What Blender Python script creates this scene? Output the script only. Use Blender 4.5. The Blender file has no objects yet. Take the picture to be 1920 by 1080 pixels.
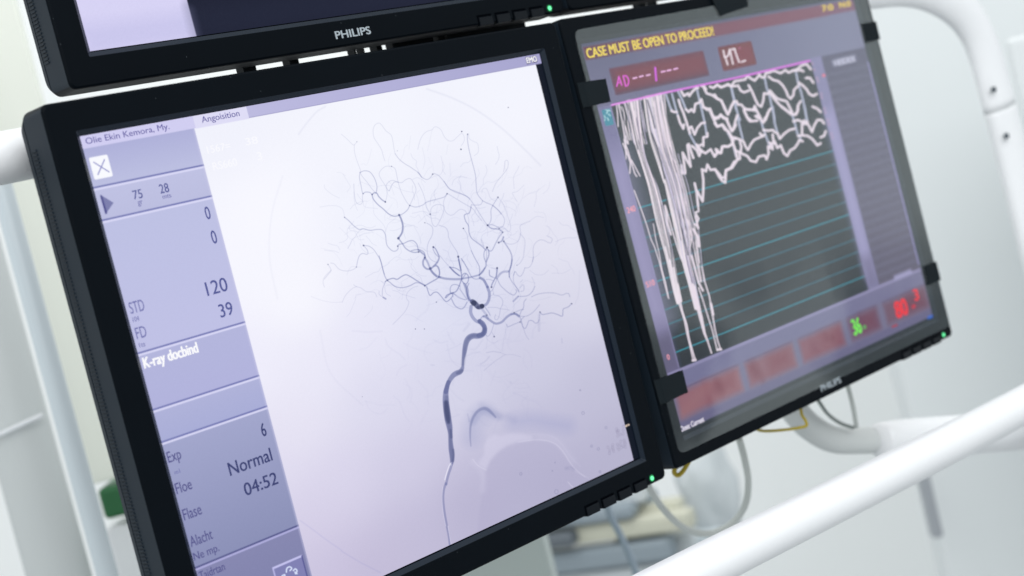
import bpy, bmesh, math, random
import numpy as np
from mathutils import Vector, Matrix, noise

random.seed(7)
rng = np.random.default_rng(7)
SC = bpy.context.scene
COL = SC.collection

# ------------------------------------------------------------------ camera
CAM_POS = np.array([-0.45037279, -0.79795124, 1.50170425])
C_RIGHT = np.array([0.69044, -0.68147, -0.24269])
C_UP = np.array([0.22203, -0.11966, 0.96767])
C_FWD = np.array([0.68848, 0.72200, -0.06869])
FPX = 3031.938                       # focal length in pixels of the 1920 wide photo
cam_d = bpy.data.cameras.new('camera')
cam = bpy.data.objects.new('camera', cam_d)
COL.objects.link(cam)
SC.camera = cam
cam.matrix_world = Matrix(((C_RIGHT[0], C_UP[0], -C_FWD[0], CAM_POS[0]),
                           (C_RIGHT[1], C_UP[1], -C_FWD[1], CAM_POS[1]),
                           (C_RIGHT[2], C_UP[2], -C_FWD[2], CAM_POS[2]),
                           (0, 0, 0, 1)))
cam_d.sensor_width = 36
cam_d.lens = FPX * 36 / 1920
cam_d.clip_start = 0.05
cam_d.clip_end = 60
cam_d.dof.use_dof = True
cam_d.dof.focus_distance = 1.03
cam_d.dof.aperture_fstop = 7.0

# ------------------------------------------------------------------ light
world = bpy.data.worlds.new('World')
SC.world = world
world.use_nodes = True
wn = world.node_tree.nodes; wl = world.node_tree.links
bg = wn['Background']
tcw = wn.new('ShaderNodeTexCoord')
sep = wn.new('ShaderNodeSeparateXYZ')
ramp = wn.new('ShaderNodeValToRGB')
mr = wn.new('ShaderNodeMapRange')
mr.inputs['From Min'].default_value = -1; mr.inputs['From Max'].default_value = 1
wl.new(tcw.outputs['Generated'], sep.inputs[0])
wl.new(sep.outputs['Z'], mr.inputs['Value'])
wl.new(mr.outputs[0], ramp.inputs[0])
cr = ramp.color_ramp                 # pale floor below, bright white room round, brighter ceiling above
cr.elements[0].position = 0.0; cr.elements[0].color = (0.68, 0.71, 0.72, 1)
cr.elements[1].position = 1.0; cr.elements[1].color = (1.0, 1.03, 1.03, 1)
e = cr.elements.new(0.36); e.color = (0.80, 0.84, 0.85, 1)
e = cr.elements.new(0.50); e.color = (0.88, 0.93, 0.94, 1)
e = cr.elements.new(0.62); e.color = (0.90, 0.95, 0.97, 1)
nz = wn.new('ShaderNodeTexNoise'); nz.inputs['Scale'].default_value = 11; nz.inputs['Detail'].default_value = 2
wl.new(tcw.outputs['Generated'], nz.inputs['Vector'])
nr = wn.new('ShaderNodeMapRange'); nr.interpolation_type = 'SMOOTHSTEP'
nr.inputs['From Min'].default_value = 0.44; nr.inputs['From Max'].default_value = 0.54; nr.inputs['To Max'].default_value = 0.7
wl.new(nz.outputs['Fac'], nr.inputs['Value'])
zr = wn.new('ShaderNodeMapRange'); zr.interpolation_type = 'SMOOTHSTEP'      # dark noise added below eye level, standing for people and equipment in reflections
zr.inputs['From Min'].default_value = -0.04; zr.inputs['From Max'].default_value = -0.12
wl.new(sep.outputs['Z'], zr.inputs['Value'])
zm = wn.new('ShaderNodeMath'); zm.operation = 'MULTIPLY'; wl.new(nr.outputs[0], zm.inputs[0]); wl.new(zr.outputs[0], zm.inputs[1])
wm = wn.new('ShaderNodeMix'); wm.data_type = 'RGBA'; wl.new(zm.outputs[0], wm.inputs[0]); wl.new(ramp.outputs[0], wm.inputs[6]); wm.inputs[7].default_value = (0.10, 0.13, 0.16, 1)
wl.new(wm.outputs[2], bg.inputs['Color'])
bg.inputs['Strength'].default_value = 0.98

def area(name, loc, target, sx, sy, power, col=(1, 1, 1)):
    l = bpy.data.lights.new(name, 'AREA'); l.shape = 'RECTANGLE'; l.size = sx; l.size_y = sy
    l.energy = power; l.color = col
    o = bpy.data.objects.new(name, l); COL.objects.link(o)
    o.location = loc
    o.rotation_euler = (Vector(target) - Vector(loc)).to_track_quat('-Z', 'Y').to_euler()
    return o
area('unseen_fill_light', (-0.4, -1.7, 2.9), (0.7, 0.3, 1.3), 2.2, 1.6, 42, (1.0, 1.0, 1.0))  # unseen key added above and behind the camera to brighten front faces
area('unseen_fill_light', (1.3, 1.1, 3.1), (1.7, 2.2, 1.1), 3.0, 1.5, 22, (1.0, 0.99, 0.97))  # unseen lamp added to lift the back wall

SC.view_settings.view_transform = 'Standard'
SC.view_settings.look = 'None'
SC.view_settings.exposure = 0
SC.view_settings.gamma = 1
SC.render.engine = 'CYCLES'
SC.cycles.max_bounces = 8
SC.cycles.transparent_max_bounces = 12
SC.cycles.use_denoising = True

# ------------------------------------------------------------------ small helpers
def ray(px, py):
    return C_RIGHT * ((px - 960) / FPX) - C_UP * ((py - 540) / FPX) + C_FWD
def at(px, py, depth):               # world point seen at a photo pixel, at a distance along the view axis
    return Vector(CAM_POS + ray(px, py) * depth)
def pix(P):                          # photo pixel of world points (...,3)
    d = np.asarray(P, float) - CAM_POS
    x = d @ C_RIGHT; y = d @ C_UP; z = d @ C_FWD
    return 960 + FPX * x / z, 540 - FPX * y / z

def tag(o, label=None, cat=None, group=None, kind=None):
    if label: o['label'] = label
    if cat: o['category'] = cat
    if group: o['group'] = group
    if kind: o['kind'] = kind
    return o
def empty(name, loc, rot=None):
    o = bpy.data.objects.new(name, None); COL.objects.link(o)
    o.empty_display_size = 0.05
    m = rot.to_4x4() if rot is not None else Matrix.Identity(4)
    o.matrix_world = Matrix.Translation(loc) @ m
    return o
def link(name, bm, mat, parent=None, smooth=False, loc=None):
    me = bpy.data.meshes.new(name); bm.normal_update(); bm.to_mesh(me); bm.free()
    if smooth:
        for p in me.polygons: p.use_smooth = True
    o = bpy.data.objects.new(name, me); COL.objects.link(o)
    if mat: me.materials.append(mat)
    if parent: o.parent = parent
    if loc is not None: o.location = loc
    return o
def box(bm, a, b, M=None):
    vs = []
    for z in (a[2], b[2]):
        for x, y in ((a[0], a[1]), (b[0], a[1]), (b[0], b[1]), (a[0], b[1])):
            p = Vector((x, y, z)); vs.append(bm.verts.new(M @ p if M else p))
    for f in ((3, 2, 1, 0), (4, 5, 6, 7), (0, 1, 5, 4), (1, 2, 6, 5), (2, 3, 7, 6), (3, 0, 4, 7)):
        bm.faces.new([vs[i] for i in f])
    return vs
def bevel_all(bm, w, seg=3):
    bmesh.ops.recalc_face_normals(bm, faces=bm.faces)
    bmesh.ops.bevel(bm, geom=list(bm.edges), offset=w, segments=seg, affect='EDGES', profile=0.5)
def crm(pts, n=8):                   # smooth curve through points (any dimension)
    P = [np.array(p, float) for p in pts]
    if len(P) < 3: return [P[0] + (P[-1] - P[0]) * t for t in np.linspace(0, 1, n)]
    P = [2 * P[0] - P[1]] + P + [2 * P[-1] - P[-2]]
    out = []
    for i in range(1, len(P) - 2):
        p0, p1, p2, p3 = P[i - 1:i + 3]
        for k in range(n):
            t = k / n
            out.append(0.5 * ((2 * p1) + (-p0 + p2) * t + (2 * p0 - 5 * p1 + 4 * p2 - p3) * t * t + (-p0 + 3 * p1 - 3 * p2 + p3) * t ** 3))
    out.append(P[-2]); return out
def tube(bm, pts, r, seg=20, flat=1.0, ref=Vector((0, 1, 0)), cap=True):
    P = [Vector(p[:3]) for p in pts]
    rr = [r] * len(P) if np.isscalar(r) else list(r)
    rings = []
    side = None
    for i, p in enumerate(P):
        t = (P[min(i + 1, len(P) - 1)] - P[max(i - 1, 0)]).normalized()
        if side is None: side = ref.cross(t) if ref.cross(t).length > .1 else Vector((0, 0, 1)).cross(t)
        side = (side - t * side.dot(t)).normalized()
        up = t.cross(side).normalized()
        rings.append([bm.verts.new(p + side * math.cos(a) * rr[i] + up * math.sin(a) * rr[i] * (flat if np.isscalar(flat) else flat[i]))
                      for a in (2 * math.pi * k / seg for k in range(seg))])
    for a, b in zip(rings, rings[1:]):
        for k in range(seg):
            bm.faces.new((a[k], a[(k + 1) % seg], b[(k + 1) % seg], b[k]))
    if cap:
        bm.faces.new(rings[0][::-1]); bm.faces.new(rings[-1])
    return rings

# ------------------------------------------------------------------ materials
def mat(name, base, rough=0.5, spec=0.5, metal=0.0, emit=None, estr=1.0, bump=None, var=0.0, vscale=30, dust=0.0, dscale=900, coat=0):
    m = bpy.data.materials.new(name); m.use_nodes = True
    nt = m.node_tree; N = nt.nodes; L = nt.links
    b = N['Principled BSDF']
    b.inputs['Base Color'].default_value = (*base, 1)
    b.inputs['Roughness'].default_value = rough
    b.inputs['Metallic'].default_value = metal
    b.inputs['Specular IOR Level'].default_value = spec
    b.inputs['Coat Weight'].default_value = coat
    tc = N.new('ShaderNodeTexCoord')
    src = None
    if var:
        n = N.new('ShaderNodeTexNoise'); n.inputs['Scale'].default_value = vscale; n.inputs['Detail'].default_value = 4
        L.new(tc.outputs['Object'], n.inputs['Vector'])
        mx = N.new('ShaderNodeMix'); mx.data_type = 'RGBA'
        mx.inputs[6].default_value = (*[c * (1 - var) for c in base], 1)
        mx.inputs[7].default_value = (*[min(1, c * (1 + var)) for c in base], 1)
        L.new(n.outputs['Fac'], mx.inputs[0]); L.new(mx.outputs[2], b.inputs['Base Color']); src = mx.outputs[2]
        mr2 = N.new('ShaderNodeMapRange'); mr2.inputs['To Min'].default_value = max(0, rough - 0.08); mr2.inputs['To Max'].default_value = min(1, rough + 0.08)
        L.new(n.outputs['Fac'], mr2.inputs['Value']); L.new(mr2.outputs[0], b.inputs['Roughness'])
    if dust:
        v = N.new('ShaderNodeTexVoronoi'); v.inputs['Scale'].default_value = dscale
        L.new(tc.outputs['Object'], v.inputs['Vector'])
        lt = N.new('ShaderNodeMath'); lt.operation = 'LESS_THAN'; lt.inputs[1].default_value = dust
        L.new(v.outputs['Distance'], lt.inputs[0])
        wn_ = N.new('ShaderNodeSeparateColor'); L.new(v.outputs['Color'], wn_.inputs[0])
        gt = N.new('ShaderNodeMath'); gt.operation = 'GREATER_THAN'; gt.inputs[1].default_value = 0.985
        L.new(wn_.outputs[0], gt.inputs[0])
        mu = N.new('ShaderNodeMath'); mu.operation = 'MULTIPLY'
        L.new(lt.outputs[0], mu.inputs[0]); L.new(gt.outputs[0], mu.inputs[1])
        mx2 = N.new('ShaderNodeMix'); mx2.data_type = 'RGBA'
        L.new(mu.outputs[0], mx2.inputs[0])
        if src: L.new(src, mx2.inputs[6])
        else: mx2.inputs[6].default_value = (*base, 1)
        mx2.inputs[7].default_value = (0.06, 0.07, 0.08, 1)
        L.new(mx2.outputs[2], b.inputs['Base Color'])
    if bump:
        n2 = N.new('ShaderNodeTexNoise'); n2.inputs['Scale'].default_value = bump[0]; n2.inputs['Detail'].default_value = 3
        L.new(tc.outputs['Object'], n2.inputs['Vector'])
        bp = N.new('ShaderNodeBump'); bp.inputs['Strength'].default_value = bump[1]; bp.inputs['Distance'].default_value = bump[2]
        L.new(n2.outputs['Fac'], bp.inputs['Height']); L.new(bp.outputs[0], b.inputs['Normal'])
    if emit:
        b.inputs['Emission Color'].default_value = (*emit, 1); b.inputs['Emission Strength'].default_value = estr
    return m
def lin(c):
    c = np.asarray(c, float) / 255
    return np.where(c <= 0.04045, c / 12.92, ((c + 0.055) / 1.055) ** 2.4)

M = {}
M['bezel'] = mat('bezel_black_plastic', (0.0018, 0.0034, 0.0056), 0.5, 0.045, bump=(1800, 0.12, 0.0002), var=0.15, vscale=25, dust=0.12, dscale=420)
M['shell'] = mat('shell_charcoal_plastic', (0.009, 0.017, 0.027), 0.55, 0.26, bump=(1400, 0.15, 0.0003), var=0.12, vscale=30)
M['lip'] = mat('lip_black_satin', (0.008, 0.014, 0.024), 0.25, 0.2)
M['rear'] = mat('black_plastic_and_gap_shade', (0.006, 0.009, 0.012), 0.6, 0.2)
M['button'] = mat('button_black_plastic', (0.003, 0.005, 0.008), 0.4, 0.12)
M['groove'] = mat('groove_black', (0.0015, 0.002, 0.003), 0.9, 0.0)
M['logo'] = mat('silver_print', (0.36, 0.41, 0.45), 0.5, 0.3)
M['led'] = mat('green_power_led', (0.02, 0.3, 0.1), 0.3, 0.5, emit=(0.16, 0.95, 0.40), estr=1.25)
M['ledglow'] = mat('green_led_glow', (0.002, 0.02, 0.008), 0.4, 0.3, emit=(0.0, 0.13, 0.035), estr=1.0)
M['tape'] = mat('black_cloth_tape', (0.006, 0.010, 0.013), 0.8, 0.12, bump=(900, 0.5, 0.0004), var=0.25, vscale=300)
M['white'] = mat('white_enamel', (0.80, 0.81, 0.83), 0.33, 0.5, bump=(260, 0.25, 0.0006), var=0.02, vscale=12)
M['white2'] = mat('white_coated_steel', (0.79, 0.81, 0.84), 0.4, 0.4, var=0.02, vscale=8)
M['screw'] = mat('dark_steel_screw', (0.10, 0.12, 0.14), 0.35, 0.5, metal=0.7)
M['wall'] = mat('white_wall_paint', (0.85, 0.87, 0.87), 0.6, 0.3, var=0.012, vscale=1.5)
M['door'] = mat('pale_grey_door', (0.74, 0.77, 0.78), 0.5, 0.3, var=0.01, vscale=1.2)
M['greyhandle'] = mat('grey_handle', (0.34, 0.36, 0.39), 0.4, 0.5)
M['column'] = mat('grey_white_column', (0.60, 0.63, 0.63), 0.45, 0.4)
M['bluepole'] = mat('pale_blue_grey_tube', (0.62, 0.69, 0.73), 0.35, 0.5)
M['cream'] = mat('cream_panel', (0.86, 0.88, 0.80), 0.5, 0.3)
M['green'] = mat('green_plastic', (0.018, 0.12, 0.04), 0.45, 0.4)
M['greencab'] = mat('grey_green_cabinet', (0.46, 0.52, 0.50), 0.45, 0.4)
M['beige'] = mat('beige_foam', (0.58, 0.58, 0.48), 0.7, 0.2)
M['slate'] = mat('slate_blue_plastic', (0.27, 0.32, 0.36), 0.5, 0.4)
M['dark'] = mat('dark_grey_plastic', (0.12, 0.14, 0.16), 0.5, 0.4)
M['palegrey'] = mat('pale_grey_sheet', (0.60, 0.64, 0.66), 0.7, 0.2)
M['cable'] = mat('grey_cable', (0.54, 0.57, 0.55), 0.5, 0.3)
M['cable2'] = mat('dark_grey_cable', (0.22, 0.25, 0.24), 0.5, 0.3)
M['yellow'] = mat('yellow_cable', (0.42, 0.32, 0.02), 0.4, 0.4)
M['arm'] = mat('grey_white_arm', (0.62, 0.645, 0.64), 0.4, 0.4)
M['bluecable'] = mat('blue_grey_hose', (0.33, 0.40, 0.47), 0.5, 0.3)

def emissive(name, rgb, k=1.0, veil=None):
    c = lin(rgb)
    if veil is not None: c = np.maximum(c - veil, 0.0)
    m = bpy.data.materials.new(name); m.use_nodes = True
    N = m.node_tree.nodes; L = m.node_tree.links
    N.remove(N['Principled BSDF'])
    em = N.new('ShaderNodeEmission'); em.inputs['Color'].default_value = (*c, 1); em.inputs['Strength'].default_value = k
    L.new(em.outputs[0], N['Material Output'].inputs[0])
    return m

# transparent acrylic cover sheet: clear, with the room mirrored in both faces
def acrylic():
    m = bpy.data.materials.new('clear_acrylic_sheet'); m.use_nodes = True
    N = m.node_tree.nodes; L = m.node_tree.links
    N.remove(N['Principled BSDF'])
    tr = N.new('ShaderNodeBsdfTransparent'); tr.inputs['Color'].default_value = (0.99, 0.99, 0.99, 1)
    gl = N.new('ShaderNodeBsdfGlossy'); gl.inputs['Roughness'].default_value = 0.03; gl.inputs['Color'].default_value = (0.90, 0.98, 1.0, 1)
    lw = N.new('ShaderNodeLayerWeight'); lw.inputs['Blend'].default_value = 0.5
    pw = N.new('ShaderNodeMath'); pw.operation = 'POWER'; pw.inputs[1].default_value = 4.5
    L.new(lw.outputs['Facing'], pw.inputs[0])
    fr = N.new('ShaderNodeMath'); fr.operation = 'MULTIPLY_ADD'; fr.inputs[1].default_value = 0.9; fr.inputs[2].default_value = 0.060
    L.new(pw.outputs[0], fr.inputs[0])
    tc = N.new('ShaderNodeTexCoord')
    n = N.new('ShaderNodeTexNoise'); n.inputs['Scale'].default_value = 9; n.inputs['Detail'].default_value = 2
    L.new(tc.outputs['Object'], n.inputs['Vector'])
    bp = N.new('ShaderNodeBump'); bp.inputs['Strength'].default_value = 0.25; bp.inputs['Distance'].default_value = 0.002
    L.new(n.outputs['Fac'], bp.inputs['Height']); L.new(bp.outputs[0], gl.inputs['Normal'])
    mx = N.new('ShaderNodeMixShader')
    L.new(fr.outputs[0], mx.inputs[0]); L.new(tr.outputs[0], mx.inputs[1]); L.new(gl.outputs[0], mx.inputs[2])
    L.new(mx.outputs[0], N['Material Output'].inputs[0])
    return m
M['acrylic'] = acrylic()

# ------------------------------------------------------------------ monitor geometry (decimetres in the plane, from the top left corner)
W, H = 4.1654, 3.4238                # outer size, dm
SX0, SX1, SY0, SY1, SD = 0.203, 3.963, 0.203, 3.210, 0.035   # visible panel and its recess
def loc(x, y, z):                    # x right, y down, z back in dm -> metres in the monitor's own frame
    return Vector(((x - W / 2) / 10, z / 10, (H - y) / 10))
POSES = {
 'm1': (Matrix.Identity(3), Vector((W / 20, 0, 1.6 - H / 10))),
 'm2': (Matrix([[0.999921, -0.01254, 0.001204], [0.012512, 0.999692, 0.021447], [-0.001472, -0.02143, 0.999769]]), Vector((0.63522, 0.00143, 1.2595))),
 'm3': (Matrix([[0.999349, 0.035934, 0.003233], [-0.035971, 0.999279, 0.012166], [-0.002794, -0.012274, 0.999921]]), Vector((0.25583, 0.03784, 1.61057))),
 'm4': (Matrix([[0.999994, -0.000455, 0.003345], [0.000455, 1.0, 4.3e-05], [-0.003345, -4.1e-05, 0.999994]]), Vector((0.6744, 0.02808, 1.60904))),
}

# ------------------------------------------------------------------ what the displays show: drawn here, stroke by stroke, in millimetres on the panel
class Canvas:
    def __init__(s, key, base, r=5.0, w=376.0, h=300.7):
        s.r = r; s.wmm = w; s.hmm = h
        s.nx = int(round(w * r)); s.ny = int(round(h * r))
        s.a = np.empty((s.ny, s.nx, 3), np.float32); s.a[:] = np.array(base) / 255.0
        xs = (np.arange(s.nx) + 0.5) / r; ys = (np.arange(s.ny) + 0.5) / r
        s.X, s.Y = np.meshgrid(xs, ys)
        Rm, t = POSES[key]; s.R = np.array(Rm); s.t = np.array(t)
        s.PX, s.PY = s.photo(s.X, s.Y)
        # inverse homography photo -> mm
        q = [(0, 0), (w, 0), (w, h), (0, h)]; A = []; B = []
        for (u, v) in q:
            px, py = s.photo(np.array(u, float), np.array(v, float))
            A.append([px, py, 1, 0, 0, 0, -u * px, -u * py]); B.append(u)
            A.append([0, 0, 0, px, py, 1, -v * px, -v * py]); B.append(v)
        s.Hm = np.append(np.linalg.solve(np.array(A, float), np.array(B, float)), 1).reshape(3, 3)
    def photo(s, X, Y):
        P = np.stack([(SX0 + X / 100 - W / 2) / 10, np.full_like(X, SD / 10), (H - SY0 - Y / 100) / 10], -1)
        return pix(P @ s.R.T + s.t)
    def mm(s, p):
        v = s.Hm @ np.array([p[0], p[1], 1.0]); return v[:2] / v[2]
    def blend(s, sl, al, col):
        c = np.array(col, np.float32) / 255.0
        s.a[sl] = s.a[sl] * (1 - al[..., None]) + c * al[..., None]
    def box_sl(s, x0, y0, x1, y1):
        return (slice(max(0, int(y0 * s.r)), min(s.ny, int(math.ceil(y1 * s.r)) + 1)), slice(max(0, int(x0 * s.r)), min(s.nx, int(math.ceil(x1 * s.r)) + 1)))
    def rect(s, x0, y0, x1, y1, col, al=1.0, soft=0.15, rad=0.0, col2=None, colr=None):
        sl = s.box_sl(x0 - soft * 2, y0 - soft * 2, x1 + soft * 2, y1 + soft * 2)
        X = s.X[sl]; Y = s.Y[sl]
        dx = np.maximum(x0 + rad - X, X - x1 + rad); dy = np.maximum(y0 + rad - Y, Y - y1 + rad)
        d = np.hypot(np.maximum(dx, 0), np.maximum(dy, 0)) + np.minimum(np.maximum(dx, dy), 0) - rad
        A = np.clip(0.5 - d / soft, 0, 1) * al
        c = np.array(col, np.float32) / 255.0
        if col2 is not None:
            t = np.clip((Y - y0) / (y1 - y0), 0, 1)[..., None]
            c = c * (1 - t) + np.array(col2, np.float32) / 255.0 * t
        if colr is not None:
            t = np.clip((X - x0) / (x1 - x0), 0, 1)[..., None]
            c = c * (1 - t) + np.array(colr, np.float32) / 255.0 * t
        s.a[sl] = s.a[sl] * (1 - A[..., None]) + c * A[..., None]
    def stroke(s, pts, w, col, al=1.0, soft=0.9, space='px', smooth=True, taper=False):
        """pts in photo pixels (space px) or panel mm; width in the same unit; a point may carry its own width"""
        P = [list(p) for p in pts]
        for p in P:
            if len(p) < 3: p.append(w)
        P = np.array(crm(P, 6) if smooth and len(P) > 2 else P, float)
        if taper: P[:, 2] *= np.linspace(1, 0.5, len(P))
        q = np.array([s.mm(p) for p in P]) if space == 'px' else P[:, :2]
        pad = (P[:, 2].max() / 2 + soft + 1) * (0.6 if space == 'px' else 1)
        sl = s.box_sl(q[:, 0].min() - pad, q[:, 1].min() - pad, q[:, 0].max() + pad, q[:, 1].max() + pad)
        GX = (s.PX if space == 'px' else s.X); GY = (s.PY if space == 'px' else s.Y)
        if GX[sl].size == 0: return
        D = np.full(GX[sl].shape, 1e3, np.float32)
        oy, ox = sl[0].start, sl[1].start
        for i in range(len(P) - 1):
            s2 = s.box_sl(min(q[i, 0], q[i + 1, 0]) - pad, min(q[i, 1], q[i + 1, 1]) - pad, max(q[i, 0], q[i + 1, 0]) + pad, max(q[i, 1], q[i + 1, 1]) + pad)
            X = GX[s2]; Y = GY[s2]
            if X.size == 0: continue
            ax, ay, wa = P[i]; bx, by, wb = P[i + 1]
            vx, vy = bx - ax, by - ay; l2 = vx * vx + vy * vy + 1e-9
            t = np.clip(((X - ax) * vx + (Y - ay) * vy) / l2, 0, 1)
            d = np.hypot(X - ax - t * vx, Y - ay - t * vy) - (wa + (wb - wa) * t) / 2
            s3 = (slice(s2[0].start - oy, s2[0].stop - oy), slice(s2[1].start - ox, s2[1].stop - ox))
            D[s3] = np.minimum(D[s3], d)
        s.blend(sl, np.clip(0.5 - D / soft, 0, 1) * al, col)
    def dot(s, x, y, r, col, al=1.0, soft=1.0):
        s.stroke([(x - .05, y), (x + .05, y)], 2 * r, col, al, soft, smooth=False)
    def ring(s, x, y, r, w, col, al=1.0, soft=0.8, sq=1.2):
        pts = [(x + r * math.cos(a), y + r * sq * math.sin(a)) for a in np.linspace(0, 2 * math.pi, 13)]
        s.stroke(pts, w, col, al, soft, smooth=False)
    def poly(s, pts, col, al=1.0, blur=1):
        q = np.array([s.mm(p) for p in pts])
        sl = s.box_sl(q[:, 0].min() - 8, q[:, 1].min() - 8, q[:, 0].max() + 8, q[:, 1].max() + 8)
        X = s.X[sl]; Y = s.Y[sl]; ins = np.zeros(X.shape, bool)
        for i in range(len(q)):
            (x0, y0), (x1, y1) = q[i], q[(i + 1) % len(q)]
            if y0 == y1: continue
            c = (Y > min(y0, y1)) & (Y <= max(y0, y1)) & (X < (x1 - x0) * (Y - y0) / (y1 - y0) + x0)
            ins ^= c
        A = ins.astype(np.float32)
        k = max(1, int(blur * s.r))
        if k > 1:
            for ax in (0, 1, 0, 1):
                c = np.cumsum(np.pad(A, [(k, k) if a == ax else (0, 0) for a in (0, 1)]), axis=ax)
                n = A.shape[ax]
                hi = np.take(c, np.arange(n) + k + k // 2, axis=ax, mode='clip'); lo = np.take(c, np.arange(n) + k - (k - k // 2), axis=ax, mode='clip')
                A = (hi - lo) / k
        s.blend(sl, np.clip(A, 0, 1) * al, col)
    def field(s, pts, sigma=170.0):
        """soft colour field through samples (photo px, py, rgb)"""
        st = 16
        px = s.PX[::st, ::st]; py = s.PY[::st, ::st]
        num = np.zeros(px.shape + (3,)); den = np.zeros(px.shape)
        for (x, y, c) in pts:
            w = 1.0 / (((px - x) ** 2 + (py - y) ** 2) / sigma ** 2 + 0.35) ** 2
            num += w[..., None] * np.array(c) / 255.0; den += w
        g = num / den[..., None]
        yi = np.clip((np.arange(s.ny)) / st, 0, g.shape[0] - 1.001); xi = np.clip((np.arange(s.nx)) / st, 0, g.shape[1] - 1.001)
        y0 = yi.astype(int); x0 = xi.astype(int); fy = (yi - y0)[:, None, None]; fx = (xi - x0)[None, :, None]
        y1 = np.minimum(y0 + 1, g.shape[0] - 1); x1 = np.minimum(x0 + 1, g.shape[1] - 1)
        return (g[y0][:, x0] * (1 - fy) * (1 - fx) + g[y0][:, x1] * (1 - fy) * fx + g[y1][:, x0] * fy * (1 - fx) + g[y1][:, x1] * fy * fx).astype(np.float32)
    def image(s, name, veil=0.0, grain=0.006):
        a = s.a + rng.normal(0, grain, s.a.shape[:2])[..., None].astype(np.float32)
        a = np.clip(a, 0, 1)
        l = np.where(a <= 0.04045, a / 12.92, ((a + 0.055) / 1.055) ** 2.4)
        l = np.maximum(l - np.array(veil, np.float32), 0)
        out = np.ones((s.ny, s.nx, 4), np.float32); out[..., :3] = l[::-1]
        im = bpy.data.images.new(name, s.nx, s.ny, alpha=False, float_buffer=True)
        im.colorspace_settings.name = 'Non-Color'
        im.pixels.foreach_set(out.ravel()); im.update()
        try: im.pack()
        except Exception: pass
        return im

CROPS = {'A': (560, 200, 6), 'B': (820, 220, 6), 'C': (560, 340, 6), 'D': (820, 340, 6), 'E': (560, 480, 6), 'F': (800, 470, 6),
         'N': (780, 600, 8), 'S': (780, 720, 6), 'H': (640, 720, 3), 'T': (1090, 760, 9), 'G': (0, 0, 1), 'J': (0, 720, 3), 'K': (640, 0, 3),
         'W1': (1140, 130, 8), 'W2': (1340, 90, 8), 'W3': (1340, 200, 8), 'W4': (1140, 250, 8), 'W5': (1140, 370, 8), 'W6': (1180, 480, 8), 'W7': (1200, 570, 8)}
def P(crop, s_):
    ox, oy, k = CROPS[crop]; out = []
    for tk in s_.split():
        v = [float(q) for q in tk.split(',')]
        out.append([ox + v[0] / k, oy + v[1] / k] + v[2:3])
    return out

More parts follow.
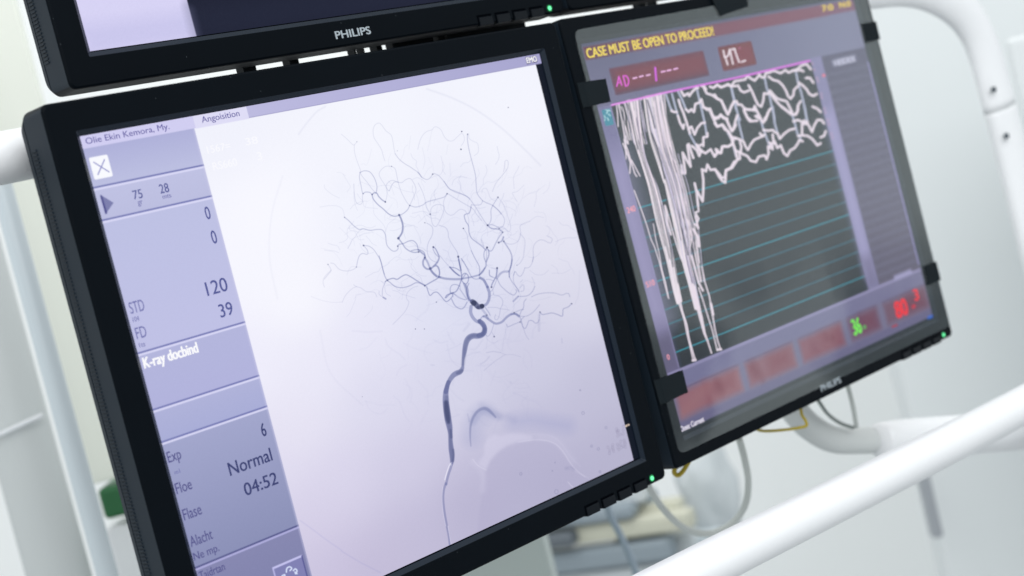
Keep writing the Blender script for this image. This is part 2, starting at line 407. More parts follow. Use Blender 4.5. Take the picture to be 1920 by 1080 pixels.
# ---- angiogram display
def angiogram():
    c = Canvas('m1', (240, 240, 250))
    LAV = (205, 204, 236)
    f = c.field([(400, 250, (240, 241, 251)), (500, 400, (248, 248, 255)), (560, 560, (249, 249, 255)), (700, 250, (244, 245, 253)), (950, 160, (243, 244, 253)),
                 (980, 250, (245, 246, 254)), (1030, 330, (236, 236, 247)), (1050, 450, (228, 227, 241)), (1080, 560, (217, 216, 233)), (900, 450, (229, 231, 247)),
                 (720, 430, (241, 243, 253)), (830, 580, (221, 223, 242)), (700, 620, (232, 231, 247)), (600, 700, (236, 234, 249)), (560, 800, (232, 228, 245)),
                 (700, 750, (219, 217, 238)), (850, 720, (214, 213, 234)), (1000, 700, (205, 204, 226)), (1130, 720, (193, 191, 215)), (1170, 840, (180, 176, 204)),
                 (1050, 800, (193, 190, 217)), (640, 900, (218, 212, 237)), (580, 980, (214, 206, 233)), (620, 1070, (202, 193, 225)), (760, 880, (208, 203, 229)),
                 (780, 1000, (193, 186, 217)), (880, 960, (182, 176, 208)), (1000, 900, (184, 180, 210)), (1080, 900, (177, 172, 203)), (500, 900, (226, 221, 243)),
                 (440, 500, (246, 246, 254)), (700, 1070, (192, 183, 215)), (470, 700, (240, 238, 252))], 150)
    c.a[:] = f  # viewing-angle fall-off of the panel is painted into these colours
    t_ = np.clip((c.PY - 620) / 460, 0, 1)[..., None]; c.a += t_ * np.array([-.003, .004, -.014], np.float32)
    V = (82, 90, 146)
    T_ = (70, 76, 120)
    def s(crop, w, al, pts, col=V, soft=1.35, **k): c.stroke(P(crop, pts), w, col, al, soft, **k)
    def d(crop, x, y, r, al=.7, col=(45, 50, 88), soft=0.9):
        ox, oy, k = CROPS[crop]; c.dot(ox + x / k, oy + y / k, r * .86, col, al * .9, soft * 1.3)
    # soft bloom of small vessels
    for (x, y, r, al) in ((880, 560, 60, .10), (830, 460, 70, .07), (900, 520, 90, .06), (760, 440, 60, .04), (960, 600, 60, .05), (860, 340, 50, .03), (700, 340, 40, .03),
                          (640, 350, 30, .03), (870, 660, 60, .04), (960, 540, 50, .04), (800, 300, 30, .02)):
        c.dot(x, y, r * .35, (150, 158, 205), al, r * 1.3)
    # crop A
    s('A', 1.3, .33, '690,740 740,722 800,735 850,800 878,880 880,930 870,975')
    s('A', 1.3, .28, '690,740 684,800 700,880 715,960 725,980')
    s('A', 1.0, .22, '690,740 720,790 770,850 820,920 860,965')
    s('A', 1.4, .35, '725,980 750,962 800,965 825,990')
    s('A', 2.2, .40, '825,990 850,970 880,975 900,1010 940,1050 975,1072'); d('A', 975, 1072, 1.7); d('A', 725, 980, 1.2, .4); d('A', 828, 988, 1.6, .4)
    s('A', 1.0, .17, '625,430 630,520 660,620 690,700 700,740'); s('A', 1.0, .15, '480,310 540,360 600,420 625,430 655,395'); d('A', 655, 395, 1.2, .25)
    s('A', 1.2, .15, '970,610 950,550 930,480 880,400 845,340 838,260 860,205 905,185 940,215 980,270 1040,320 1060,390 1070,460 1085,530')
    s('A', 1.2, .27, '1085,530 1130,590 1190,640 1250,675 1300,710 1350,745 1380,790 1440,820 1480,800 1510,758 1540,758 1580,780 1640,850 1700,925 1770,965 1850,990 1920,1030')
    s('A', 1.8, .25, '1340,740 1365,765 1385,795'); d('A', 1508, 760, 1.6, .5); d('A', 1110, 497, .9, .35)
    s('A', 1.0, .16, '1340,480 1360,400 1390,330 1440,280 1500,260 1520,235 1550,228 1600,260 1640,340 1690,385 1740,380 1790,335 1835,300 1862,340 1860,390 1830,440')
    d('A', 1835, 280, 1.4, .8); d('A', 1826, 480, 1.5, .85)
    s('A', 1.0, .19, '1045,672 980,672 930,710 905,760 930,820 975,890 995,950 990,1020 975,1072'); d('A', 1045, 672, 1.2, .4)
    s('A', 1.1, .2, '1045,672 1085,700 1105,780 1120,850 1150,950 1190,1030 1220,1080 1250,1112')
    s('A', 1.1, .22, '1020,945 1010,945 985,900 1000,860 1050,830 1120,850 1160,855 1200,825 1250,808 1290,850 1320,930 1300,1000 1250,1112')
    s('A', 1.2, .25, '1020,945 1050,880 1080,848 1120,850'); s('A', 1.1, .2, '1345,860 1390,950 1420,1040 1425,1080')
    s('A', 1.0, .10, '290,880 295,920 380,990 460,1028'); s('A', 1.0, .09, '500,760 560,860 580,905 545,960'); s('A', 1, .07, '430,740 480,745 530,780')
    s('A', 3.5, .05, '0,310 80,200 200,60 300,0'); s('A', 1, .07, '1260,330 1240,480'); s('A', 1, .06, '700,655 730,640 765,655 800,560 820,480')
    s('A', 1.0, .08, '1390,460 1420,600 1400,700'); s('A', 1, .07, '1450,500 1480,360 1500,260'); s('A', 1, .06, '1660,540 1680,430'); s('A', 2, .05, '1700,640 1710,780')
    # crop B / D
    s('B', 1.3, .32, '340,190 338,240 350,330 375,440 410,570 430,660 437,760 450,860 510,940'); d('B', 340, 190, 1.2, .6)
    s('B', 1.3, .32, '510,940 560,965 620,990 680,1040 720,1090'); s('B', 1.2, .26, '510,940 490,980 440,988 385,985')
    s('D', 1.2, .26, '620,270 700,340 750,410 755,460 735,510 700,530')
    s('D', 1.3, .33, '682,180 650,230 620,280 603,330 605,420 590,470 565,495'); d('D', 682, 180, 1.6, .6)
    s('D', 1.0, .18, '682,180 730,240 760,300 790,390 815,460 825,520 815,560 790,560 750,520 720,510 695,530')
    s('D', 1.3, .27, '75,0 130,80 200,110 280,145 340,175 380,220 430,290 480,370 530,450 565,495')
    s('D', 1.8, .37, '380,290 360,355 320,370 303,390 320,450 350,500 358,580 385,640 440,685 500,730 545,775'); s('D', 1.0, .2, '340,375 355,440 350,500')
    s('D', 1.2, .25, '385,262 375,290'); s('D', 1.1, .24, '110,135 200,190 300,250 400,310 440,370 500,440')
    s('D', 1.5, .3, '565,495 620,490 690,520'); s('D', 2.2, .4, '565,495 610,530 690,540 735,570'); d('D', 565, 495, 2.0, .7); d('D', 695, 532, 1.6, .4)
    s('D', 1.7, .35, '735,575 700,620 660,690 620,770 590,785 560,760'); s('D', 2.4, .4, '745,625 725,670 690,690'); d('D', 690, 690, 2.2, .5); d('D', 735, 575, 1.6, .45)
    s('D', 2.2, .36, '745,675 790,740 825,800 840,860 835,920 815,1000 810,1080'); d('D', 748, 675, 2.0, .4)
    s('D', 1.1, .21, '745,625 748,675 800,705 850,705 900,680 930,630 935,560 930,510 960,480 1040,450'); s('D', 1.0, .12, '1040,450 1090,410 1130,395 1200,410')
    s('D', 1.2, .2, '935,590 980,650 985,720 975,800 965,860 930,920 895,945'); d('D', 895, 945, 1.2, .35)
    s('D', 1.2, .22, '1235,615 1285,640 1290,670 1265,695 1200,665 1150,662 1100,700 1078,760 1080,860 1060,930 1030,970 985,975'); s('D', 1, .09, '1235,615 1265,570 1255,520 1220,500')
    s('D', 1.7, .2, '1082,850 1070,905')
    s('D', 1.3, .26, '985,975 960,1040 930,1070 900,1050 875,1015 855,1060')
    s('D', 1.6, .38, '560,745 530,790 525,850 545,910'); s('D', 2.3, .38, '575,770 580,830 550,910 545,960 500,1020 475,1055'); s('D', 1.5, .25, '555,760 553,900')
    d('D', 560, 745, 2.2, .8); s('D', 1, .2, '530,760 500,690 490,650 515,690 525,740')
    s('D', 1.2, .22, '293,530 335,600 345,660 380,770 430,880 470,960 475,1055'); d('D', 293, 530, 1.2, .6)
    s('D', 1.3, .3, '670,975 665,1030 660,1080'); s('D', 1.3, .28, '585,1000 590,1060 620,1075'); s('D', 1, .2, '610,975 670,985'); d('D', 672, 975, 1.8, .45)
    s('D', 1, .09, '750,280 820,300 880,340 875,390'); s('D', 1, .07, '980,80 950,200 890,300 870,330'); s('D', 1.1, .12, '1040,1000 1100,1045 1150,1055 1200,1045 1250,1000')
    s('D', 1, .09, '1280,940 1340,980 1360,1040'); s('B', 1.1, .2, '620,835 660,740 720,665 780,590 797,540 795,495 780,483 760,500 755,560 745,610')
    s('B', 1, .15, '500,850 510,810 550,800 575,850 600,910 650,940'); s('B', 1, .06, '130,720 180,670 240,670 380,690')
    # crop C
    s('C', 1.1, .2, '620,30 625,120 635,200 650,240 685,260 715,240 718,170 725,135')
    s('C', 2.0, .38, '825,150 840,200 890,260 950,310 1010,365 1070,393 1130,385'); s('C', 1.7, .3, '1130,385 1180,360 1225,320 1250,272')
    s('C', 1.5, .28, '1250,272 1320,290 1400,265 1430,240 1500,215 1580,195 1640,175 1670,140'); d('C', 1670, 140, 1.6, .5); d('C', 1250, 272, 1.4, .4)
    s('C', 3.2, .5, '1130,377 1155,430 1172,500 1165,570 1145,610 1122,640'); d('C', 1130, 378, 2.0, .5); d('C', 1122, 642, 2.8, .6)
    s('C', 2.2, .36, '1122,640 1160,690 1200,750 1250,785 1300,800 1350,795'); s('C', 1.9, .34, '1115,730 1130,710 1180,700 1240,672 1290,670 1330,710 1345,770')
    s('C', 1.8, .27, '515,405 560,440 620,500 680,542 730,535 800,552 880,542 940,548 975,600 985,680 1000,730 1050,780 1090,785 1118,760 1115,730'); d('C', 1115, 730, 1.8, .45); d('C', 517, 405, 1.4, .3)
    s('C', 1.3, .09, '240,290 330,275 420,275 480,300 505,340 515,405')
    s('C', 2.8, .42, '1345,770 1380,800 1415,830 1420,860'); s('C', 2.2, .32, '1270,780 1320,770 1370,775 1410,800 1425,850'); d('C', 1350, 795, 2.0, .45)
    s('C', 3.4, .42, '1420,860 1400,900 1405,950 1440,985 1480,985 1520,955 1560,910 1580,860,2.6 1570,820,2.4 1540,760,2 1515,740,2'); d('C', 1515, 740, 2.0, .7); d('C', 1480, 980, 2.8, .5); d('C', 1420, 860, 2.0, .45)
    s('C', 1.5, .33, '1515,740 1515,775 1550,830 1575,850'); s('C', 3.6, .34, '1420,860 1450,910 1480,980 1510,1030 1550,1070')
    s('C', 2.2, .34, '1520,955 1560,960 1585,1020 1580,1075'); s('C', 1.2, .24, '1440,470 1490,500 1510,540 1500,610 1460,690 1445,770 1460,840 1500,890 1560,915')
    s('C', 1.1, .22, '1425,240 1440,300 1480,370 1495,440 1510,490 1545,508 1580,460 1620,370 1635,300 1630,280 1590,262 1530,270 1490,310 1485,370'); d('C', 1480, 370, 1.6, .55); d('C', 1420, 467, 1.2, .5)
    s('C', 1.1, .2, '1670,140 1640,200 1630,260 1650,340 1700,380 1740,375 1775,345 1820,315 1870,330 1890,360'); d('C', 1853, 530, 1.3, .5)
    s('C', 1.2, .24, '1580,495 1650,520 1680,570 1690,640 1740,730 1780,790 1795,840'); s('C', 2.4, .52, '1795,845 1810,930 1825,1000'); d('C', 1795, 848, 2.2, .7)
    s('C', 1.1, .22, '1590,840 1640,900 1700,965'); s('C', 1.5, .28, '1700,965 1760,975 1810,1000'); s('C', 2.4, .4, '1700,965 1740,1010 1800,1060'); s('C', 1.2, .26, '1830,870 1880,950 1920,1000')
    s('C', 1.5, .24, '730,722 770,770 780,810 765,822 720,812 685,835 665,890 650,965'); d('C', 730, 722, 1.9, .55); d('C', 650, 965, 1.2, .3)
    s('C', 1.3, .17, '650,965 620,990 560,1008 500,1005 450,985 400,930 360,920'); s('C', 1.2, .18, '330,935 365,1000 330,1050 290,1100'); d('C', 330, 935, 1.3, .35)
    s('C', 1.5, .26, '730,722 790,730 840,765 880,820 920,890 945,980 965,1045'); s('C', 1, .1, '840,330 850,370 890,420 940,470 970,520 980,560'); s('C', 1, .09, '1395,280 1410,380 1440,450')
    s('C', 1, .08, '1300,510 1350,600 1380,700'); s('C', 1.2, .05, '250,750 380,790 450,860 490,950')
    # crop E
    s('E', 1.8, .34, '905,0 930,80 960,200 990,265 1030,300 1090,345 1170,357 1250,335 1310,305 1360,305 1420,335')
    s('E', 2.1, .42, '975,290 1000,270 1060,252 1110,262 1160,230 1210,212 1270,240 1340,285 1420,330'); d('E', 1420, 335, 2.0, .5); d('E', 1000, 275, 1.8, .4)
    s('E', 1.4, .24, '975,290 945,370 940,450'); s('E', 1.2, .2, '905,400 905,430 930,455'); s('E', 2.8, .42, '950,465 980,484')
    s('E', 2.2, .42, '1420,335 1480,300 1550,260 1580,235'); s('E', 4.0, .34, '1480,150 1510,190 1560,230 1590,240'); s('E', 4.2, .38, '1580,237 1650,255 1750,262 1830,260'); s('E', 2.2, .32, '1540,100 1575,130 1585,190 1575,235')
    s('E', 1.8, .4, '1440,345 1460,410 1480,445 1520,412 1560,410 1600,450 1640,500 1670,512 1710,480 1735,440 1720,420'); s('E', 2.2, .42, '1650,470 1670,440 1720,420 1770,400 1800,350 1830,270')
    s('E', 1.7, .33, '1710,420 1705,370 1725,330 1770,322 1810,340'); s('E', 2.0, .34, '1720,485 1760,560 1820,595 1860,580 1895,520'); s('E', 2.0, .4, '1835,260 1838,220 1870,195 1905,220 1910,270 1890,310 1860,310 1838,280')
    s('E', 1.3, .15, '620,325 650,345 700,360 760,400 850,410 880,460'); s('E', 1.3, .14, '490,520 530,440 600,370 650,345'); s('E', 1.2, .08, '490,520 380,522 260,500 140,455')
    s('E', 1.3, .15, '1060,770 1130,700 1200,620 1240,525 1215,480 1220,420 1280,360 1340,340'); s('E', 1.3, .14, '290,350 275,300 290,240 365,160'); d('E', 1550, 520, 1.4, .45); d('E', 1415, 822, 1.2, .5)
    s('E', 2.4, .42, '1700,125 1760,185 1815,225'); s('E', 1.4, .28, '1700,125 1770,140 1820,175'); s('E', 2.2, .45, '1800,40 1812,90 1825,150 1835,250'); s('E', 1.2, .06, '830,560 820,610 740,690')
    s('E', 3.6, .34, '1860,310 1880,370 1895,440 1915,500'); s('E', 1.3, .26, '1740,420 1800,470 1880,495'); s('E', 1.3, .22, '1800,360 1850,420 1890,480'); s('E', 1.3, .2, '1815,330 1830,400 1890,490')
    # crop F
    s('F', 3.2, .36, '395,320 430,310 500,298 590,275'); s('F', 2.6, .4, '590,275 630,240 655,195'); s('F', 1.2, .3, '500,0 540,80 590,170 598,240 590,275')
    s('F', 1.6, .34, '390,90 430,150 470,230 510,300 550,320 600,315'); s('F', 4.6, .5, '600,305 640,330 670,380 685,410'); s('F', 5.2, .42, '685,410 705,480 700,550 675,600 640,620')
    s('F', 9.5, .72, '515,575 540,590 580,632 622,626', (60, 66, 104)); d('F', 530, 592, 6.0, .7, (38, 44, 74)); d('F', 622, 625, 4.8, .75, (36, 40, 68)); d('F', 578, 640, 3.6, .5)
    s('F', 2.4, .3, '440,260 400,320'); s('F', 4.0, .38, '440,390 460,440 465,500 490,560'); s('F', 1.8, .38, '475,370 450,430 455,480 470,540 500,565')
    s('F', 6.2, .4, '500,630 495,690 515,745 555,790 590,805'); s('F', 8.6, .47, '598,795 635,825 655,880 645,930 590,955,9.6', soft=1.1)
    s('F', 4.2, .4, '640,740 660,745 700,775 760,815 800,820 850,800 900,750 950,718 1000,712 1040,740'); s('F', 3.0, .3, '950,716 990,712 1035,732'); s('F', 2.4, .3, '595,790 620,750 650,735')
    s('F', 4.5, .22, '625,660 670,720 690,760'); s('F', 1.8, .3, '660,640 700,700 715,730'); d('F', 985, 698, 1.8, .5); d('F', 675, 728, 2.2, .4)
    s('F', 1.5, .3, '1045,740 1060,690 1090,640 1095,580 1120,545'); s('F', 1.6, .25, '1000,690 1050,670 1090,660'); s('F', 1.5, .24, '1060,740 1130,735 1200,690 1270,610')
    s('F', 1.6, .36, '1275,690 1300,718 1350,712 1410,702 1470,718 1525,738 1532,690 1540,655 1590,635 1632,597'); d('F', 1275, 692, 1.6, .5); d('F', 1632, 597, 1.4, .7)
    s('F', 1.5, .3, '1265,780 1250,810 1220,815 1190,790 1150,790 1130,840 1110,875 1085,860 1065,790 1050,750'); s('F', 1.3, .2, '1275,700 1265,780')
    s('F', 1.5, .28, '900,830 915,857 980,830 1050,800 1070,770 1095,745'); s('F', 1.3, .18, '1060,800 1090,880 1120,960 1150,1000'); d('F', 1052, 805, 2.0, .3)
    s('F', 1.4, .27, '1180,520 1250,490 1350,475 1450,480 1520,500 1570,482 1600,488 1610,520'); s('F', 1.5, .3, '1215,405 1190,460 1140,505 1080,515 1030,515'); s('F', 3.2, .32, '1030,515 975,570')
    s('F', 1.2, .15, '1185,300 1210,360 1217,405'); s('F', 1.5, .3, '925,235 930,290 960,350 1000,400 1030,440 1040,465'); s('F', 2.6, .36, '960,100 950,170 925,235'); s('F', 4.2, .28, '920,235 860,240 820,270 790,310')
    s('F', 2.4, .42, '795,195 785,280 760,330 735,380 728,410'); s('F', 1.5, .28, '790,320 760,400 735,450 720,460'); s('F', 1.5, .3, '705,220 710,280 770,310'); s('F', 1.4, .25, '670,325 710,325 750,340')
    d('F', 793, 197, 2.0, .55); d('F', 730, 412, 2.0, .6)
    s('F', 1.5, .32, '790,310 830,390 880,440 930,480 980,500 1010,465 1005,440'); s('F', 1.2, .24, '750,480 760,500 810,510 850,550 855,600 830,655 820,720 800,770 780,778 765,760 775,720')
    s('F', 1.3, .18, '690,640 780,640 830,655 885,660 930,670'); s('F', 1, .18, '700,520 750,490 745,440'); s('F', 1.3, .24, '990,235 975,300 985,370 1035,460')
    s('F', 1.2, .22, '1055,355 1080,330'); s('F', 1.3, .22, '1050,420 1080,385 1095,400 1090,450 1060,460'); s('F', 1.3, .24, '755,825 740,880 720,930 690,965 670,950'); s('F', 1, .2, '735,920 760,965'); d('F', 760, 968, 1.7, .6)
    s('F', 1.2, .2, '470,540 420,550 330,500 290,470 300,520'); s('F', 1.3, .06, '1160,560 1240,560 1400,520'); s('F', 5, .08, '1265,720 1265,900'); s('F', 2, .12, '1520,990 1525,1040'); s('F', 1.4, .06, '1720,220 1710,480 1670,600')
    s('F', 1.5, .2, '260,470 290,480 330,500'); s('F', 2.2, .36, '220,530 260,490 300,475')
    # barely visible mesh of fine branches
    rg = np.random.default_rng(21)
    for k in range(170):
        th = rg.uniform(0, 2 * math.pi); rad = rg.uniform(.15, 1) ** .8
        x = 845 + 215 * rad * math.cos(th); y = 450 + 165 * rad * math.sin(th); a = math.atan2(y - 570, x - 890) + rg.normal(0, .7); pts = [(x, y)]
        for j in range(rg.integers(3, 7)):
            a += rg.normal(0, .55); x += math.cos(a) * 9; y += math.sin(a) * 9; pts.append((x, y))
        c.stroke(pts, rg.uniform(.7, 1.3), (96, 104, 160), rg.uniform(.05, .15), 1.1)
    for k in range(70):
        x = rg.uniform(700, 1000); y = rg.uniform(600, 790); a = rg.uniform(0, 6.28); pts = [(x, y)]
        for j in range(rg.integers(2, 5)):
            a += rg.normal(0, .4); x += math.cos(a) * 14; y += math.sin(a) * 14; pts.append((x, y))
        c.stroke(pts, rg.uniform(1.2, 3.5), (120, 122, 175), rg.uniform(.02, .05), 2.5)
    # carotid
        car = '955,20,8.2 1000,70,8.2 1030,120,8.2 1022,180,9 990,225,9.5 930,242,10 860,240,10.5 805,262,11 765,310,10.2 743,380,9.4 730,460,8.6 718,530,6.8 707,600,4.8 704,670,4.6 696,725,6.5 665,775,9.2 610,800,10 560,832,9.4 515,890,8.4 480,960,7.6 462,1020,7.6 448,1080,8.2'
    s('N', 8, .62, car, (92, 99, 146), soft=1.9)
    s('N', 4, .18, '985,60 1030,120 1022,180 990,225'); s('N', 5, .16, '900,235 840,240 790,270'); s('N', 6, .3, '690,760,5 655,785,6.5 620,800,5', (50, 56, 100), soft=3); s('N', 3, .12, '735,420 725,520', soft=3)
    s('S', 9, .62, '365,-20,7.6 350,30,8.4 336,100,10 335,200,11.6 347,300,12.4 361,400,12.6 377,480,11 387,560,8 389,640,8 396,730,9.6 405,800,9.2 407,860,7.6 400,905,5', (92, 98, 146), soft=1.9)
    s('S', 9, .55, '338,210,8 347,300,10 360,390,9 366,430,6', (44, 50, 86), soft=4); s('S', 8, .22, '345,150,7 347,300,9 361,400,9 380,500,8 388,640,6 400,760,7 405,860,5', (50, 58, 100), soft=4); s('N', 7, .20, '1025,140 990,220 860,238 780,290 735,420 722,530 705,660', (60, 68, 112), soft=4); s('S', 6, .3, '390,520,4 398,600,5', (50, 58, 100), soft=3); s('S', 4, .3, '420,740 424,800 416,870', (60, 66, 108), soft=2)
    s('S', 4.6, .40, '402,900 390,950 372,1000 352,1070 340,1130', (92, 98, 150)); s('H', 4.4, .40, '588,560 576,600 573,650 580,720 592,790 604,850 611,905', (92, 98, 150))
    s('S', 1.8, .75, '395,890 370,930 340,1020 325,1080', (240, 238, 252)); s('H', 1.2, .5, '571,580 567,650 574,730 588,800', (232, 228, 246)); s('H', 1.3, .6, '600,800 612,870 618,905', (240, 236, 250))
    s('S', 2.2, .5, '385,900 395,915 402,905', (242, 240, 252))
    s('N', 1.8, .13, '1060,490 1150,475 1200,480 1270,490', soft=1.5); s('N', 1.5, .09, '1270,490 1340,520 1450,520 1570,555', soft=1.5); s('N', 1.8, .10, '1020,760 1100,690 1200,610 1340,520', soft=1.5)
    s('N', 1.2, .08, '1290,470 1310,330 1350,150 1380,110', soft=1.5); s('N', 2.6, .09, '970,660 1040,620 1100,550', soft=2); s('N', 1.5, .05, '450,460 600,400 680,350', soft=2); s('N', 5, .06, '720,160 800,60', soft=3)
    s('N', 1.2, .07, '1050,440 1070,280 1040,230'); s('N', 3, .05, '820,440 900,430 1000,300', soft=3); s('N', 2.5, .05, '760,540 860,500 960,480', soft=2.5)
    # skull base
    s('S', 26, .22, '760,330 700,380 650,470 630,600', (120, 128, 178), soft=34); s('S', 10, .25, '640,420 700,330 780,300 860,340 930,375', (110, 120, 170), soft=12)
    s('S', 4, .34, '618,700,1.5 610,600,2.5 614,480,4 640,385,4.5 690,312,5 750,278,5.5 800,284,6 850,325,5 895,375,3', (84, 92, 142), soft=2.4)
    s('S', 3, .10, '580,340 600,420', soft=2); s('S', 10, .08, '740,240 790,270 960,350 1100,400', soft=12); s('S', 26, .2, '1100,430 1300,410 1500,440 1700,470', (130, 138, 190), soft=26)
    c.poly(P('S', '790,970 840,860 920,770 1020,700 1150,655 1300,635 1400,635 1500,650 1580,690 1650,770 1720,870 1800,960 1900,1040 2300,1400 2300,2400 600,2400 720,1400 770,1080'), (168, 163, 196), .22, 2.2)
    c.poly(P('S', '700,890 770,800 772,690 810,615 870,570 960,585 1080,556 1180,560 1320,590 1300,635 1150,655 1020,700 920,770 840,860 790,970 740,935'), (218, 214, 236), .40, 2.4)
    s('S', 1.6, .30, '640,850 700,920 790,970', (236, 232, 248), soft=1.5); s('S', 2.0, .35, '1150,655 1300,632 1400,630 1500,646 1585,688 1660,770 1730,880 1800,965 1900,1045', (222, 218, 238), soft=1.6)
    s('S', 1.4, .2, '1300,565 1450,572 1560,605 1650,690 1740,820 1850,930', (214, 210, 234), soft=2); s('S', 14, .10, '1400,600 1540,620 1640,710 1760,860', (218, 214, 236), soft=8)
    s('S', 9, .16, '640,880 720,960 760,1060 755,1200', (226, 222, 242), soft=10); s('S', 5, .14, '1690,950 1740,945 1770,965', (90, 96, 140), soft=5)
    s('H', 2, .35, '1275,552 1290,570 1306,585', (226, 222, 240)); s('H', 1.5, .2, '1280,470 1330,500 1390,530', (224, 220, 240), soft=1.5)
    s('J', 2.4, .16, '1690,770 1760,820 1840,880 1920,935', (150, 150, 205), soft=2.2); s('H', 2.4, .16, '0,940 100,1000 220,1062', (140, 140, 196), soft=2.2)
    s('K', 3, .07, '480,500 620,550 760,620 900,720 1020,830 1120,930', soft=3); s('G', 3, .035, '530,330 510,400 505,480 520,560', soft=3); s('G', 3, .03, '600,620 620,700 680,760', soft=3)
    for crop, x, y, r in (('S', 1880, 328, 2.4), ('H', 1210, 607, 3.4), ('H', 1455, 495, 1.8), ('H', 1446, 366, 2.2), ('H', 1408, 350, 1.8), ('H', 1489, 246, 2.0), ('S', 1180, 1012, 2.2)):
        ox, oy, k = CROPS[crop]; c.ring(ox + x / k, oy + y / k, r, .9, (96, 98, 140), .4, 1.1)
    for x, y in ((1848, 70), (1565, 885), (1535, 978)): d('S', x, y, 1.3, .35, (90, 92, 135), 1.6)
    d('H', 1343, 36, 1.0, .35); d('H', 118, 72, 1, .3)
    for x, y in ((940, 118.5), (953, 201.5), (779, 617), (405, 430)): c.dot(x, y, .9, (50, 50, 90), .75, 1.0)
    s('N', 3, .06, '1420,930 1425,945', soft=3); s('N', 2.5, .08, '225,675 270,680', soft=3)
    # pale digit outlines at the lower right of the picture
    for x, y in ((595, 400), (603, 440), (627, 430), (610, 462), (617, 520), (660, 492), (712, 352), (705, 420), (705, 486), (450, 710), (530, 670), (480, 760), (475, 810), (525, 712),
                 (545, 776), (535, 740), (610, 660), (665, 610), (615, 716), (635, 745), (655, 670), (680, 712), (722, 592), (728, 628), (742, 652), (708, 690), (742, 706)):
        ox, oy, k = CROPS['T']; c.ring(ox + x / k, oy + y / k, 1.7, .9, (112, 106, 140), .5, 1.0); c.dot(ox + x / k, oy + y / k, .8, (226, 222, 240), .7, 1.0)
    # vertical black strip right of the picture
    c.rect(369.8, 7.1, 380, 302, (9, 15, 27), 1, .25); 
    s('T', 3.6, .95, '755,352 775,340 800,330', (236, 214, 190), smooth=False); s('T', 1.6, .9, '782,345 780,340 786,338', (120, 90, 90), smooth=False)
    for i in range(60):
        y = 8 + 200 * rng.random() ** 1.3; c.ring  # dust on the strip
        x = 370.6 + 4.8 * rng.random(); r = .12 + .25 * rng.random() ** 2
        c.stroke([(x, y), (x + .05, y)], r, (120, 120, 150), .25 + .5 * rng.random(), .35, space='mm', smooth=False)
    # header and side panel
    c.rect(-1, -1, 377, 7.15, (197, 195, 230), 1, .2, colr=(166, 164, 205))
    c.rect(115, 6.75, 377, 7.2, (128, 124, 172), .5, .3)
    c.rect(-1, -1, 76, 7.2, (208, 205, 240), 1, .3); c.rect(76, -1, 115.2, 7.6, (222, 220, 245), 1, .4)
    def cell(y0, y1, a, b, r=None):
        c.rect(-2, y0, 75.0, y1, a, 1, .35, col2=b)
    cell(7.2, 29.6, (174, 176, 216), (188, 191, 224)); cell(29.6, 48.2, (191, 193, 226), (187, 189, 222)); cell(48.2, 125, (189, 192, 226), (191, 192, 228))
    cell(125, 158, (179, 181, 219), (177, 178, 219)); cell(158, 177, (175, 178, 216), (168, 172, 213)); cell(177, 250.9, (162, 166, 203), (138, 143, 181)); cell(250.9, 303, (134, 135, 175), (123, 125, 166))
    # slight fall-off of the panel towards its right edge, as the viewing angle gives it
    for y in (29.6, 48.3, 125.1, 158.0, 176.9, 250.9):
        dk = (112, 116, 174) if y < 240 else (84, 86, 136)
        c.rect(-2, y - .7, 75, y + .25, dk, .95, .5); lt = (220, 219, 247) if y < 200 else (178, 176, 222)
        c.rect(-2, y + .35, 75, y + 1.5, lt, .9, .5)
    c.rect(73.9, 7.4, 75.1, 303, (205, 203, 232), .35, .8)
    c.rect(2.2, 12.6, 14.2, 25.2, (248, 249, 255), 1, .4, rad=1.0)
    for a, b in (((4.6, 15.5), (12.4, 22.4)), ((11.6, 15.2), (5.2, 22.6))): c.stroke([a, b], .65, (128, 128, 190), .9, .4, space='mm', smooth=False)
    q = [(3.4, 34.0), (10.3, 40.0), (3.4, 45.4)]
    tri = [c.photo(np.array(x), np.array(y)) for x, y in q]; c.poly([(float(a), float(b)) for a, b in tri], (124, 126, 172), 1, .5)
    c.stroke([(3.6, 35), (3.9, 44.4)], 1.1, (66, 66, 128), .85, .9, space='mm', smooth=False)
    # framed icon button at the foot of the side panel
    c.rect(49.6, 268.2, 71.8, 300, (128, 128, 178), 1, .4); c.rect(49.6, 268.0, 71.8, 269.3, (200, 198, 240), .95, .5); c.rect(49.4, 268.2, 50.5, 300, (186, 184, 230), .9, .5); c.rect(71.2, 268.4, 72.2, 300, (82, 82, 140), .8, .6)
    for p in ('537,1073 538,1066 543,1063 547,1066 544,1070', '550,1070 554,1067 557,1071 554,1076', '553,1073 557,1076', '529,1080 534,1078 533,1086', '541,1086 546,1090', '538,1094 545,1098'):
        c.stroke(P('G', p), 2.6, (216, 226, 250), 1, 1.2)
    return c

